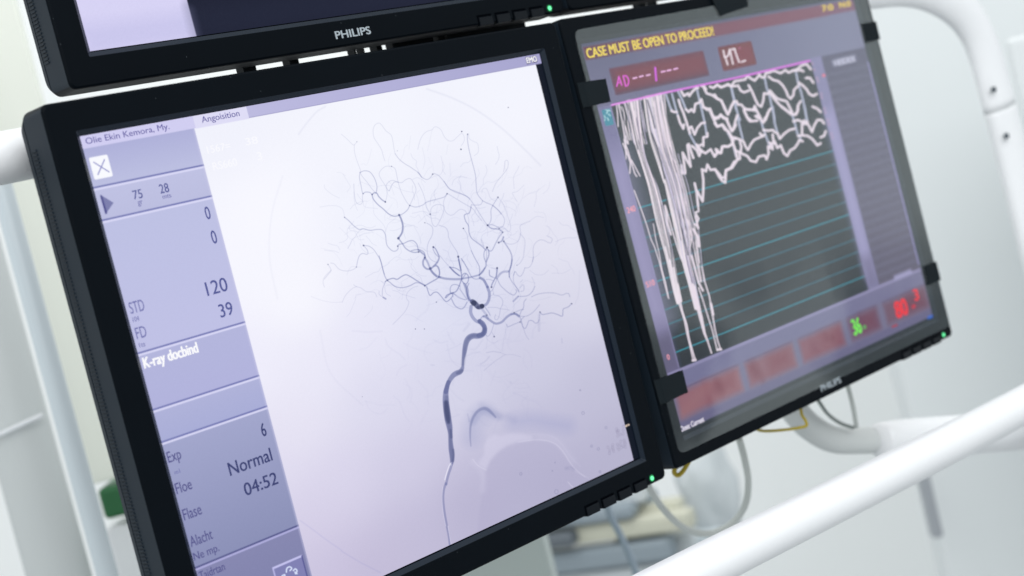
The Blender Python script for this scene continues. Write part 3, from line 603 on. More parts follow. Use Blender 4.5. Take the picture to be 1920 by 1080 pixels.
# ---- haemodynamics display
VEIL = (0.078, 0.096, 0.098)
def waveform():
    c = Canvas('m2', (128, 130, 162))
    R_ = lambda *a, **k: c.rect(*a, **k)
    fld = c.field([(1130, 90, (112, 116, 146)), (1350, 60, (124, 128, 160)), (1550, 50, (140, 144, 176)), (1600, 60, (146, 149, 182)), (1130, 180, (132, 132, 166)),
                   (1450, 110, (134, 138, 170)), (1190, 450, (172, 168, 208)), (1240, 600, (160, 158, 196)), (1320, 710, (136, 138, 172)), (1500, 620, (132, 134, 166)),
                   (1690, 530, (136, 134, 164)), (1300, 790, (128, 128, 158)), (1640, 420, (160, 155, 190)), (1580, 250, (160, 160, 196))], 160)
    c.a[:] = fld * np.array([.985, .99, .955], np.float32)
    # message band
    c.rect(2.5, 1.0, 378, 12.6, (128, 98, 118), .0); c.rect(2.0, 2.4, 378, 12.3, (118, 82, 98), 1, 1.6, colr=(142, 112, 132)); c.rect(-1, -1, 378, 2.2, (96, 104, 124), .7, 1.4)
    c.rect(60, 3.4, 330, 12.2, (146, 102, 112), .5, 5)
    # two dark red readout boxes
    c.rect(24.6, 21.8, 142.5, 42.2, (118, 86, 102), 1, 1.6, rad=1.6); c.rect(30, 24, 140, 38.5, (142, 80, 94), .65, 6); c.rect(26, 40.4, 142, 42.2, (98, 92, 108), .5, 1)
    c.rect(162, 21.5, 209, 41.4, (128, 76, 90), 1, 1.6, rad=1.6); c.rect(180, 24, 206, 38, (144, 86, 98), .7, 5)
    # graph
    c.rect(15.5, 49.5, 288, 253.6, (74, 85, 90), 1, .4)
    strip = (150, 148, 186)
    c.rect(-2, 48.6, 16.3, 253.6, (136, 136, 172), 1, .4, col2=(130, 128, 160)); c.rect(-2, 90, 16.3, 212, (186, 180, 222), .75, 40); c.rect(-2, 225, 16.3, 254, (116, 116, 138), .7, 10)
    c.rect(15.4, 48.6, 16.6, 253, (168, 166, 206), .6, .5); c.rect(-.2, 48.6, .9, 254, (150, 150, 188), .7, .5)
    for k in range(11):
        y = 128.4 + 11.55 * k - 0.03 * k * k
        major = k in (0, 5, 10)
        c.rect(16.8, y - .45, 287, y + .45, (84, 172, 190) if major else (86, 146, 162), .95 if major else .9, .4)
        if not major: c.rect(90, y - .45, 287, y + .45, (84, 110, 126), .35, .6)
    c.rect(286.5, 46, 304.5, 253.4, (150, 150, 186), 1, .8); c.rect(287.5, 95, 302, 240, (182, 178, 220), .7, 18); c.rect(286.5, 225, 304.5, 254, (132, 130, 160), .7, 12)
    c.rect(304, 47.5, 375.5, 252.5, (112, 115, 134), 1, 1.2, col2=(114, 113, 130))
    y = 62
    while y < 250: c.rect(305, y, 373, y + 3.0, (126, 128, 150), .5, 2.6); y += 7.9
    c.rect(304, 46.6, 376, 60, (112, 114, 134), .9, 1.5); c.rect(373.6, 60, 376.2, 250, (168, 166, 214), .85, 1.0); c.rect(303.2, 60, 304.6, 250, (134, 134, 164), .9, .8)
    # lower panel
    c.rect(-2, 253.4, 378, 256, (168, 166, 204), .75, .7)
    c.rect(330, 250.5, 360, 254.5, (186, 184, 224), .8, 3)
    c.rect(-2, 256, 378, 268, (134, 136, 170), .55, 3)
    for x0, x1, col, dk in ((3.2, 85.5, (166, 122, 128), .3), (92.8, 161, (156, 116, 124), .28), (168.5, 234.5, (152, 106, 116), .28), (243, 292.5, (130, 104, 120), .25), (301.5, 376, (132, 108, 122), .25)):
        c.rect(x0 + 1, 270, x1 - 1, 289.2, col, .85, 7.0, rad=1)
        c.rect(x0 + 1, 268.2, x1, 268.9, (104, 104, 134), .7, .6)
        c.rect(x0 + (x1 - x0) * .45, 272, x1 - 8, 286, (134, 80, 90), dk + .1, 12)
    for bx, by, br_, ba in ((56, 279, 7, .45), (103, 277, 8, .5), (110, 286, 6, .25), (188, 281, 7, .3), (208, 276, 4, .35), (216, 280, 3, .4), (262, 275, 6, .2)):
        c.stroke([(bx, by - 2), (bx + 1, by + 2)], br_ * .6, (112, 62, 74), ba, br_ * 1.8, space='mm', smooth=False)
    c.stroke([(8, 286), (40, 275)], 8, (176, 136, 138), .4, 12, space='mm', smooth=False)  # pale diagonal reflection painted into the display picture
    c.rect(-2, 291.5, 378, 298.8, (122, 122, 152), .8, 3)
    c.rect(-2, 298.4, 378, 303, (78, 88, 92), 1, 1.2)
    c.rect(-2, -2, 1.0, 303, (84, 94, 98), .8, 1.0)
    WH = (246, 234, 246); GR = (190, 196, 220)
    def s(crop, w, pts, col=WH, al=.97, soft=1.3, **k): c.stroke(P(crop, pts), w, col, al, soft, smooth=False, **k)
    g = dict(col=GR)
    # grey fall lines first
    for cr_, p in (('W1', '1330,280 1370,460 1410,620 1450,800 1480,980'), ('W1', '1850,270 1890,430 1920,600'), ('W2', '250,600 280,740 300,800 310,850 350,1000 380,1080'), ('W2', '750,450 780,600 820,700 860,900 890,1000 900,1080'),
                   ('W2', '1220,360 1250,520 1290,640 1330,800 1370,1000 1380,1080'), ('W3', '340,130 370,280 420,480'), ('W3', '600,0 690,200 740,360 790,500 830,600'), ('W3', '870,0 900,250 970,480'), ('W3', '1140,60 1190,200 1240,400 1290,480'),
                   ('W3', '1350,0 1370,120 1390,220'), ('W4', '1220,0 1330,200'), ('W4', '1800,0 1860,100 1900,260 1920,340'), ('W1', '870,380 930,560 960,620'), ('W1', '960,370 1010,560 1050,700'), ('W1', '1050,330 1110,450 1170,600')):
        s(cr_, 4.0, p, **g)
    t = 4.7
    for cr_, p in (
        ('W1', '1170,600 1210,640 1250,600 1290,640 1310,520 1370,500 1400,450 1430,560 1490,610 1530,590 1570,690 1610,750 1690,690 1770,740 1820,850 1860,930 1890,890 1920,830'),
        ('W1', '1100,330 1140,400 1200,360 1220,400 1260,340 1320,280 1350,280'), ('W1', '1430,260 1480,360 1570,390 1620,430 1700,470 1750,590 1800,680 1840,580 1890,490'),
        ('W1', '1400,250 1440,250 1470,300'), ('W1', '1530,260 1580,280 1640,230 1700,270 1800,230 1850,260'), ('W1', '950,620 990,640 1030,640'), ('W1', '1050,700 1080,800 1130,890 1140,830'),
        ('W1', '1060,460 1090,560 1130,650 1180,800 1230,960'), ('W1', '1210,900 1250,860 1300,980 1340,880 1400,810 1450,800'), ('W1', '1430,570 1520,600 1580,740 1640,860 1720,830 1780,910 1850,1000 1870,1080'),
        ('W2', '0,580 40,555 90,590 150,570 200,540 250,575 320,570'), ('W2', '250,570 300,500 360,490 460,470 490,420 540,455 600,490 650,430 670,395 700,440 750,440 765,380 820,370 880,340 940,360 990,380 1060,330 1110,370 1170,340 1240,320 1280,280 1340,250 1380,245 1420,290 1440,320'),
        ('W2', '1170,340 1240,335 1300,330 1330,350'), ('W2', '350,560 390,640 440,665 510,640'), ('W2', '510,560 560,650 610,770 650,850 700,880 730,790 740,680 800,690 830,640 880,700 940,760 1000,780 1080,800 1120,880 1160,960'),
        ('W2', '840,690 900,770 980,860 1060,920 1140,990 1200,1000 1240,960 1250,860 1290,800'), ('W2', '810,430 880,480 960,500 1020,560 1070,640 1100,720 1140,760 1180,710 1190,630 1250,570'),
        ('W2', '1260,520 1320,560 1380,620 1420,690 1480,720 1530,690'), ('W2', '1370,450 1430,450 1480,520'), ('W2', '1470,880 1540,910 1590,960'),
        ('W2', '0,700 40,760 100,790 150,890 190,990 220,960 250,870 290,800 330,800 350,850 400,850 440,900 480,920 580,930 600,870 640,960 690,1050'), ('W2', '0,1040 60,1040 90,1000 130,1050 190,1060'),
        ('W2', '820,930 790,1000 740,1080'), ('W2', '440,930 490,1040 540,1080'), ('W2', '610,1020 650,1050'),
        ('W3', '0,180 60,170 90,120 130,170 180,190 220,290 260,360 290,310 310,220 340,130'), ('W3', '0,250 40,300 110,270 150,340 210,370 260,500 300,620 340,780'),
        ('W3', '0,740 40,700 20,640 60,690 100,690 110,600 150,590 200,600 260,560 290,480 340,480 390,500 430,520 470,610 500,650 540,570 590,500 680,460 720,430'), ('W3', '320,660 360,680 420,710 490,740 540,810 620,830 660,750 750,730 780,790 810,700 800,600 850,590'),
        ('W3', '370,680 380,780 290,830 240,920 170,950 150,1060 110,1070 60,1000 0,940'), ('W3', '380,520 400,600 390,680'), ('W3', '440,60 490,170 530,220 640,210'), ('W3', '450,40 580,50 600,60'), ('W3', '630,140 680,180 730,240 770,190 800,90 840,30'),
        ('W3', '730,350 800,360 870,350 900,380 940,400 980,480 1040,410 1120,350 1200,330'), ('W3', '680,400 720,450 750,420'), ('W3', '870,420 880,500 900,560'), ('W3', '850,560 900,520 940,620 990,580 1040,700 1090,740 1130,660 1200,620 1250,550 1270,500 1320,520'),
        ('W3', '820,540 860,560 870,640 820,600'), ('W3', '1000,0 1080,60 1150,110 1220,120 1250,50 1250,0'), ('W3', '1180,220 1250,200 1290,220 1350,240 1380,220 1420,300 1460,380 1490,290 1540,200 1600,200 1640,250'), ('W3', '1340,210 1340,260 1390,260'),
        ('W3', '1250,440 1320,430 1400,440 1470,490 1540,580 1590,550'), ('W3', '1310,260 1310,420'), ('W3', '1590,460 1640,440 1665,370'),
        ('W4', '1100,480 1120,600 1160,600 1120,290 1180,400 1240,500 1190,180 1210,160 1280,370'), ('W4', '1260,190 1330,250 1370,340 1400,260 1330,170'), ('W4', '1400,170 1340,200 1370,260'),
        ('W4', '1400,260 1460,300 1540,240 1600,350 1640,280 1620,240 1690,300 1720,200 1800,200 1860,170 1870,60 1920,70'), ('W4', '1430,190 1430,60 1490,50 1490,0'),
        ('W4', '1300,750 1330,880 1350,1080'), ('W4', '1340,870 1420,1020 1430,860 1430,700 1410,540 1470,570 1490,470 1540,550 1610,540 1660,640 1710,710 1760,740 1770,560 1860,520 1920,430'),
        ('W5', '1345,60 1360,210 1310,230 1360,320 1330,400 1355,460 1300,400')):
        s(cr_, t if cr_ != 'W5' else 3.6, p)
    # the dense falls on the left of the trace
    def fam(L, Rr, n, w0, w1, seed, gap=0.0, cols=((254, 244, 252), (252, 240, 250), (248, 234, 246), (222, 214, 238))):
        rg = np.random.default_rng(seed)
        L = np.array(crm(P('G', L), 4))[:, :2]; Rr = np.array(crm(P('G', Rr), 4))[:, :2]; m = min(len(L), len(Rr)); L = L[:m]; Rr = Rr[:m]
        for i in range(n):
            u = (i + .5 * rg.random() + .25) / n; jit = rg.normal(0, .35, m).cumsum() * .25; tt = np.clip(u + (rg.random() - .5) * .25 * np.linspace(0, 1, m), 0, 1)[:, None] if np.ndim(u) == 0 else u
            Q = L * (1 - tt) + Rr * tt; Q[:, 0] += jit
            a, b = 0, m
            if rg.random() < gap: a = rg.integers(0, m // 3 + 1)
            if rg.random() < gap: b = rg.integers(2 * m // 3, m + 1)
            if b - a < 2: continue
            c.stroke([tuple(q_) for q_ in Q[a:b]], w0 + (w1 - w0) * rg.random(), cols[rg.integers(len(cols))], .96, .6, smooth=False)
    fam('1176,188 1186,250 1201,300 1216,350 1227,400 1237,440 1251,490 1262,540 1270,570', '1196,186 1203,250 1212,300 1233,350 1246,400 1252,430 1263,480 1272,530 1279,565', 21, 1.1, 2.1, 3, .2)
    fam('1206,182 1216,250 1231,300 1247,350 1259,400 1268,440 1279,485 1294,540 1304,580', '1240,174 1256,250 1268,300 1283,350 1290,400 1297,440 1293,480 1303,530 1313,580', 28, 1.2, 2.3, 5, .2)
    fam('1210,180 1222,250 1240,300 1256,350 1268,400 1283,440 1296,485 1309,530', '1249,176 1262,250 1274,300 1290,350 1301,400 1309,430 1314,480 1319,528', 14, .9, 2.0, 9, .4)
    fam('1158,197 1165,215 1168,240 1176,270', '1205,184 1208,215 1212,240 1218,270', 20, 1.0, 2.0, 11, .3)
    fam('1212,183 1218,215 1226,250 1240,300', '1246,177 1249,215 1254,250 1262,300', 12, 1.2, 2.2, 12, .2)
    DK = ((74, 82, 94), (92, 90, 112), (112, 104, 134))
    fam('1176,192 1186,250 1201,300 1216,350 1227,400 1237,440 1251,490 1262,540', '1198,188 1206,250 1216,300 1233,350 1246,400 1252,430 1263,480 1272,530', 4, .7, 1.3, 31, .5, DK)
    fam('1208,186 1218,250 1233,300 1249,350 1262,400 1270,440 1281,485 1296,540', '1244,178 1258,250 1270,300 1285,350 1296,400 1306,440 1303,480 1308,530', 6, .7, 1.3, 33, .6, DK)
    fam('1158,199 1168,240 1176,270', '1205,186 1212,240 1218,270', 5, .9, 1.6, 35, .4, DK)
    for pts, w in (('1214,188 1222,215 1228,240', 2.4), ('1222,250 1232,275 1240,305 1246,335', 2.6), ('1245,345 1250,370 1255,400', 2.4), ('1203,190 1207,208', 3.0), ('1240,385 1246,415 1256,460 1262,500', 1.8), ('1275,420 1284,450 1290,478', 2.0), ('1178,196 1186,235 1196,280', 1.8), ('1166,199 1172,235', 1.6)):
        c.stroke(P('G', pts), w, (72, 80, 92), .9, .9, smooth=False)
    for pts, w in (('1156,198 1158,215 1159,237', 2.2), ('1160,197 1166,225 1170,250 1174,290', 2.2), ('1170,262 1177,282 1190,325 1194,331', 2.4), ('1168,269 1175,285 1182,305 1181,325', 2.4), ('1173,255 1174,298', 2), ('1184,300 1200,330', 2.2),
                   ('1189,357 1200,386 1212,420 1221,450 1227,462 1236,490 1241,510 1247,535 1253,558', 2.0), ('1225,420 1230,450 1236,475 1241,505 1248,530 1254,560', 1.8), ('1247,386 1252,420 1258,440', 4), ('1249,390 1260,430 1272,470 1278,487', 2.6),
                   ('1262,540 1270,560 1275,575 1283,600 1288,625 1294,650 1300,676', 2.4), ('1274,560 1280,585 1288,610 1292,635 1299,660 1304,676', 3.0), ('1298,535 1306,565 1314,595 1321,625,5 1327,640,3 1334,662,3', 7.5), ('1310,540 1317,560 1327,592 1336,620 1342,645 1345,657', 2.4),
                   ('1316,500 1322,530 1330,555 1336,590,3 1341,620 1346,640 1351,656', 2.6), ('1333,570 1337,590', 5), ('1345,656 1352,655', 4.5), ('1299,676 1304,675', 4.5), ('1297,480 1310,530 1318,545', 4), ('1300,430 1309,445 1311,462', 5), ('1304,405 1309,428', 4)):
        c.stroke(P('G', pts), w, WH, .96, .9, smooth=False)
    c.stroke(P('G', '1147,197 1250,173 1380,146 1518,114'), 3.6, (232, 132, 240), 1, 1.0, smooth=False); c.stroke(P('G', '1147,197 1200,185 1260,171'), 1.6, (250, 196, 250), .7, 1.0, smooth=False)
    # arterial box text strokes
    PK = (246, 112, 236)
    for p, w in (('1156.5,162 1160.5,143.5 1166,160', 2.3), ('1158,156 1164,154', 2), ('1168.5,142.5 1173,161', 2.4), ('1168.5,142.5 1174,142 1178,147 1179,154 1177,160 1172.5,161.5', 2.3)): c.stroke(P('G', p), w, PK, 1, .9, smooth=False)
    for x, y in ((1190.5, 146.2), (1202.5, 143.2), (1215.5, 140.8)): c.stroke([(x - 3.2, y + .8), (x + 3.2, y - .8)], 3.0, (250, 200, 244), 1, .9, smooth=False)
    for x, y in ((1243.5, 134.2), (1254.5, 131.8), (1267, 129)): c.stroke([(x - 3.2, y + .8), (x + 3.2, y - .8)], 3.2, (250, 196, 244), 1, .9, smooth=False)
    c.stroke(P('G', '1228.5,127 1230.5,151'), 3.6, (226, 112, 240), 1, .9, smooth=False)
    # segment readout
    for p, w in (('W2', '130,40 150,140 200,120 225,20'), ('W2', '165,150 195,250'), ('W2', '240,90 275,240'), ('W2', '250,25 300,10 310,60 340,140 365,210'), ('W2', '400,210 460,190'), ('W2', '225,30 245,100')):
        c.stroke(P(p, w), 3.2, (250, 238, 246), 1, 1.2, smooth=False)
    c.dot(1387, 90, 1.5, (226, 150, 190), .9, 1.2)
    # icon
    c.rect(4.6, 50.8, 14.4, 63.2, (88, 156, 176), 1, .5, rad=1.0)
    for p in ('1136,206 1140,208 1137,213', '1141,206 1144,208', '1133,217 1135,221', '1141,214 1144,217', '1139,221 1141,226', '1134,224 1134,226'): c.stroke(P('G', p), 2.0, (196, 232, 238), 1, 1.0, smooth=False)
    # small pink scale marks
    for x, y in ((1523, 119), (1527, 131), (1532, 146), (1534, 152), (1540, 176), (1541, 183), (1546, 204), (1548, 211), (1552, 225), (1554, 233), (1559, 251), (1561, 258)):
        c.dot(x, y, 2.0, (224, 176, 200), .6, 1.8)
    c.dot(1544.5, 141.5, 3.2, (240, 140, 160), .9, 1.8)
    c.stroke([(320.5, 54.5), (355, 54)], 6.5, (170, 172, 198), .5, 3.0, space='mm', smooth=False)
    c.stroke([(347.5, 283.2), (351, 283.2)], 3.2, (236, 84, 96), .8, 1.6, space='mm', smooth=False)
    c.stroke([(308, 292.3), (316, 292.3)], 1.6, (200, 88, 96), .9, 1.0, space='mm', smooth=False)
    c.stroke([(368, 298.4), (376, 298.6)], 2.6, (84, 128, 226), 1, 1.4, space='mm', smooth=False)
    return c

def upper_left():
    c = Canvas('m3', (24, 26, 44), r=2.5)
    c.a[:] = np.array((24, 26, 44)) / 255
    c.rect(-2, -2, 75, 303, (218, 214, 245), 1, .4, col2=(214, 210, 243)); c.rect(-2, 285, 75, 303, (190, 188, 228), .5, 12); c.rect(75, 282, 377, 303, (36, 40, 60), .4, 14)
    return c


# ------------------------------------------------------------------ display material
def display(name, img, gloss=0.03):
    m = bpy.data.materials.new(name); m.use_nodes = True
    N = m.node_tree.nodes; L = m.node_tree.links
    b = N['Principled BSDF']
    b.inputs['Base Color'].default_value = (0.004, 0.005, 0.008, 1)
    b.inputs['Roughness'].default_value = 0.4
    b.inputs['Specular IOR Level'].default_value = gloss
    if img is None: return m
    t = N.new('ShaderNodeTexImage'); t.image = img; t.interpolation = 'Cubic'; t.extension = 'EXTEND'
    L.new(t.outputs['Color'], b.inputs['Emission Color']); b.inputs['Emission Strength'].default_value = 1.0
    return m

def rr_loop(bm, x0, y0, x1, y1, r, z, n=6):
    vs = []
    for cx, cy, a0 in ((x1 - r, y0 + r, -90), (x1 - r, y1 - r, 0), (x0 + r, y1 - r, 90), (x0 + r, y0 + r, 180)):
        for k in range(n + 1):
            a = math.radians(a0 + 90 * k / n)
            vs.append(bm.verts.new(loc(cx + r * math.cos(a), cy + r * math.sin(a), z)))
    return vs
def bridge(bm, a, b, flip=False):
    n = len(a)
    for i in range(n):
        f = (a[i], a[(i + 1) % n], b[(i + 1) % n], b[i])
        bm.faces.new(f[::-1] if flip else f)
def rr(bm, ins, r, z): return rr_loop(bm, ins, ins, W - ins, H - ins, r, z)

def plate(bm, pts, z0, z1, bev=0):   # flat plate in the monitor plane from corner points in dm
    a = [bm.verts.new(loc(x, y, z0)) for x, y in pts]; b = [bm.verts.new(loc(x, y, z1)) for x, y in pts]
    bm.faces.new(a); bm.faces.new(b[::-1])
    for i in range(len(a)):
        j = (i + 1) % len(a); bm.faces.new((a[j], a[i], b[i], b[j]))
    bmesh.ops.recalc_face_normals(bm, faces=bm.faces)

def monitor(key, name, label, img, logo=True):
    Rm, t = POSES[key]
    root = empty(name, t, Rm)
    tag(root, label, 'monitor', 'flat screens of the monitor bank')
    # front frame
    bm = bmesh.new()
    o1 = rr(bm, 0.0, 0.045, 0.016); o2 = rr(bm, 0.004, 0.043, 0.006); o3 = rr(bm, 0.014, 0.036, 0.0)
    i1 = rr_loop(bm, SX0 - 0.034, SY0 - 0.034, SX1 + 0.034, SY1 + 0.040, 0.012, 0.0)
    i1b = rr_loop(bm, SX0 - 0.031, SY0 - 0.031, SX1 + 0.031, SY1 + 0.037, 0.010, 0.003)
    for a, b in ((o1, o2), (o2, o3), (o3, i1), (i1, i1b)): bridge(bm, a, b)
    bmesh.ops.recalc_face_normals(bm, faces=bm.faces)
    bz = link('bezel', bm, M['bezel'], root)
    bm = bmesh.new()
    i1b = rr_loop(bm, SX0 - 0.031, SY0 - 0.031, SX1 + 0.031, SY1 + 0.037, 0.010, 0.003)
    i2 = rr_loop(bm, SX0 - 0.003, SY0 - 0.003, SX1 + 0.003, SY1 + 0.008, 0.004, 0.026)
    i3 = rr_loop(bm, SX0 - 0.003, SY0 - 0.003, SX1 + 0.003, SY1 + 0.008, 0.004, 0.045)
    bridge(bm, i1b, i2); bridge(bm, i2, i3)
    bm.normal_update()
    fc = bm.faces[0] if False else None
    bmesh.ops.recalc_face_normals(bm, faces=bm.faces)
    link('inner_lip', bm, M['lip'], bz)
    # shell with its groove
    bm = bmesh.new()
    L0 = rr(bm, 0.002, 0.045, 0.012); L1 = rr(bm, 0.0, 0.045, 0.018); L2 = rr(bm, 0.0, 0.06, 0.232)
    G1 = rr(bm, 0.028, 0.055, 0.235); G2 = rr(bm, 0.028, 0.055, 0.249)
    L3 = rr(bm, 0.004, 0.07, 0.251); L4 = rr(bm, 0.012, 0.10, 0.30); L5 = rr(bm, 0.045, 0.12, 0.335); L6 = rr(bm, 0.5, 0.15, 0.37)
    L7 = rr(bm, 0.62, 0.15, 0.60)
    for a, b in ((L0, L1), (L1, L2), (L2, G1), (G1, G2), (G2, L3), (L3, L4), (L4, L5), (L5, L6), (L6, L7)): bridge(bm, a, b)
    bm.faces.new(L7)
    bmesh.ops.recalc_face_normals(bm, faces=bm.faces)
    sh = link('shell', bm, M['shell'], root)
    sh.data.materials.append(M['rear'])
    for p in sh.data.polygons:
        if abs(p.normal.z) > 0.6 or p.normal.y > 0.8: p.material_index = 1  # darker plastic on top and bottom faces paints in the gap's shade
    # moulded ribs in front of the groove, both sides
    for xa, xb in ((-0.007, 0.004), (W - 0.004, W + 0.007)):
        bm = bmesh.new(); y = 0.22
        while y < H - 0.2:
            vs = []
            for z in (0.165, 0.222):
                for xx, yy in ((xa, y), (xb, y), (xb, y + 0.011), (xa, y + 0.011)): vs.append(bm.verts.new(loc(xx, yy, z)))
            for f in ((3, 2, 1, 0), (4, 5, 6, 7), (0, 1, 5, 4), (1, 2, 6, 5), (2, 3, 7, 6), (3, 0, 4, 7)): bm.faces.new([vs[i] for i in f])
            y += 0.022
        bmesh.ops.recalc_face_normals(bm, faces=bm.faces)
        link('vent_ribs', bm, M['shell'], root)
    # panel
    bm = bmesh.new()
    vs = [bm.verts.new(loc(x, y, SD)) for x, y in ((SX0, SY1), (SX1, SY1), (SX1, SY0), (SX0, SY0))]
    f = bm.faces.new(vs); uv = bm.loops.layers.uv.new('UVMap')
    for lp, c in zip(f.loops, ((0, 0), (1, 0), (1, 1), (0, 1))): lp[uv].uv = c
    # dark border round the lit area, tucked under the frame
    scr = link('screen', bm, display(name + '_display_' + key, img), root)
    bm = bmesh.new()
    plate(bm, ((SX0 - .03, SY0 - .03), (SX1 + .03, SY0 - .03), (SX1 + .03, SY1 + .03), (SX0 - .03, SY1 + .03)), SD + 0.003, SD + 0.02)
    link('panel_edge', bm, M['groove'], scr)
    # buttons along the lower right edge
    for k in range(4):
        x0 = 3.279 + k * 0.1755
        bm = bmesh.new()
        a = [loc(x0, 3.373, -0.006), loc(x0 + 0.132, 3.373, -0.006), loc(x0 + 0.132, 3.431, -0.006), loc(x0, 3.431, -0.006)]
        b = [loc(x0, 3.366, 0.004), loc(x0 + 0.136, 3.366, 0.004), loc(x0 + 0.136, 3.431, 0.004), loc(x0 - .002, 3.431, 0.004)]
        b2 = [v + Vector((0, 0.004, 0)) for v in b]
        va = [bm.verts.new(v) for v in a]; vb = [bm.verts.new(v) for v in b]; vc = [bm.verts.new(v) for v in b2]
        bm.faces.new(va); bm.faces.new(vc[::-1])
        for p, q in ((va, vb), (vb, vc)):
            for i in range(4): j = (i + 1) % 4; bm.faces.new((p[i], q[i], q[j], p[j]))
        bmesh.ops.recalc_face_normals(bm, faces=bm.faces)
        bmesh.ops.bevel(bm, geom=[e for e in bm.edges], offset=0.00018, segments=2, affect='EDGES')
        bt = link('button', bm, M['button'], root)
        bm = bmesh.new()
        plate(bm, ((x0 - 0.014, 3.352), (x0 + 0.128, 3.352), (x0 + 0.128, 3.40), (x0 - 0.014, 3.418)), -0.0006, 0.002)
        link('button_slot', bm, M['groove'], bt)
    # power light
    def disc(r, z0, z1, c=(4.005, 3.381), n=24):
        bm = bmesh.new()
        plate(bm, [(c[0] + r * math.cos(2 * math.pi * k / n), c[1] + r * math.sin(2 * math.pi * k / n)) for k in range(n)], z0, z1)
        return bm
    pl = link('power_light', disc(0.0165, -0.004, 0.003), M['led'], root)
    link('led_glow_disc', disc(0.027, -0.0012, 0.003), M['ledglow'], pl)  # disc emits dim green, a painted glow round the LED
    if logo:
        text(root, 'logo', [('PHILIPS', 198.3 / 1 - 20.3, 228.5 - 20.3, 336.6 - 20.3, 5.4)], M['logo'], -0.0012, bold=0.13)
    return root, scr

_font_cache = {}
def text(parent, name, items, material, z, bold=0.0, thick=0.0):
    """items: (string, x0, x1, baseline y, cap height) in panel mm; all joined into one mesh"""
    out = []
    for (s_, x0, x1, yb, cap) in items:
        cu = bpy.data.curves.new('t', 'FONT'); cu.body = s_; cu.size = 1.0; cu.resolution_u = 4
        ob = bpy.data.objects.new('t', cu); COL.objects.link(ob)
        dg = bpy.context.evaluated_depsgraph_get()
        me = bpy.data.meshes.new_from_object(ob.evaluated_get(dg))
        co = np.empty(len(me.vertices) * 3, np.float32); me.vertices.foreach_get('co', co); co = co.reshape(-1, 3)
        mnx, mxx = co[:, 0].min(), co[:, 0].max()
        caph = 0.73                                  # capital height of the built-in face at size 1
        sx = (x1 - x0) / max(1e-6, mxx - mnx); sy = cap / caph
        b2 = bmesh.new(); bo = bold * cap * 0.30; sx = (x1 - x0 - 2 * bo) / max(1e-6, mxx - mnx)
        offs = [(0, 0)] if bold == 0 else [(-bo, -bo * .4), (-bo, bo * .4), (0, 0), (bo, -bo * .4), (bo, bo * .4)]
        for q_, (ox, oy) in enumerate(offs):
            n0 = len(b2.verts); b2.from_mesh(me); b2.verts.ensure_lookup_table()
            for v in b2.verts[n0:]:
                X = x0 + bo + (v.co.x - mnx) * sx + ox; Y = yb - v.co.y * sy + oy
                v.co = loc(SX0 + X / 100, SY0 + Y / 100, z - 0.0002 * q_)
        bpy.data.meshes.remove(me); bpy.data.objects.remove(ob); bpy.data.curves.remove(cu)
        out.append(link(name, b2, material, parent))
    return out

# ================================================================== the setting
tl = Vector(CAM_POS)
fw = Vector((C_FWD[0], C_FWD[1], 0)).normalized(); rt = Vector((fw.y, -fw.x, 0))
def wallplane(name, dist, u0, u1, z0, z1, m, thick=0.05):
    bm = bmesh.new()
    base = Vector((CAM_POS[0], CAM_POS[1], 0)) + fw * dist
    B = Matrix((( rt.x, fw.x, 0, base.x), (rt.y, fw.y, 0, base.y), (0, 0, 1, 0), (0, 0, 0, 1)))
    box(bm, (u0, 0, z0), (u1, thick, z1)); bmesh.ops.recalc_face_normals(bm, faces=bm.faces)
    for v in bm.verts: v.co = B @ v.co
    return link(name, bm, m)
wall = wallplane('wall', 4.2, -6, 6, -0.2, 3.6, M['wall'], 0.1); tag(wall, kind='structure')

def frame_at(px, py, depth, yaw=0.0):
    p = at(px, py, depth); c, s_ = math.cos(yaw), math.sin(yaw)
    d = rt * c + fw * s_; n = fw * c - rt * s_
    return Matrix(((d.x, n.x, 0, p.x), (d.y, n.y, 0, p.y), (0, 0, 1, p.z), (0, 0, 0, 1)))
def fbox(name, F, a, b, m, parent=None, bev=0.004):
    bm = bmesh.new(); box(bm, a, b); bevel_all(bm, bev, 2)
    for v in bm.verts: v.co = F @ v.co
    return link(name, bm, m, parent)
def thing(name, label, cat, loc_=(0, 0, 0), group=None):
    o = empty(name, Vector(loc_)); tag(o, label, cat, group); return o
def reparent(o, root):               # parts are built in world space; keep them there under a moved root
    o.parent = root; o.matrix_parent_inverse = root.matrix_world.inverted(); return o
def up_root(root, *objs):
    bpy.context.view_layer.update()
    for o in objs: reparent(o, root)

# tall cabinet at the right with its long grey grip
F = frame_at(1715, 800, 2.9)
cab = thing('tall_cabinet', 'tall pale grey cabinet with a slim dark grip, beyond the right screen and rail', 'cabinet', F @ Vector((0.8, 0.2, -1.2)))
b2 = fbox('door', F, (0.0, 0.01, -1.2), (0.9, 0.10, 0.9), M['door'], bev=.004)
G = frame_at(1748, 950, 2.86)
b3 = fbox('handle', G, (-0.010, 0.0, -0.058), (0.009, 0.03, 0.058), M['greyhandle'], bev=.004)
up_root(cab, b2, b3)
F = frame_at(1905, 70, 2.4)
sh = fbox('wall_cupboard', F, (-0.012, 0.0, -0.9), (1.6, 0.02, 0.0), M['door'], bev=.006)
tag(sh, 'pale grey wall cupboard behind the curved corner of the white tube frame', 'cupboard')

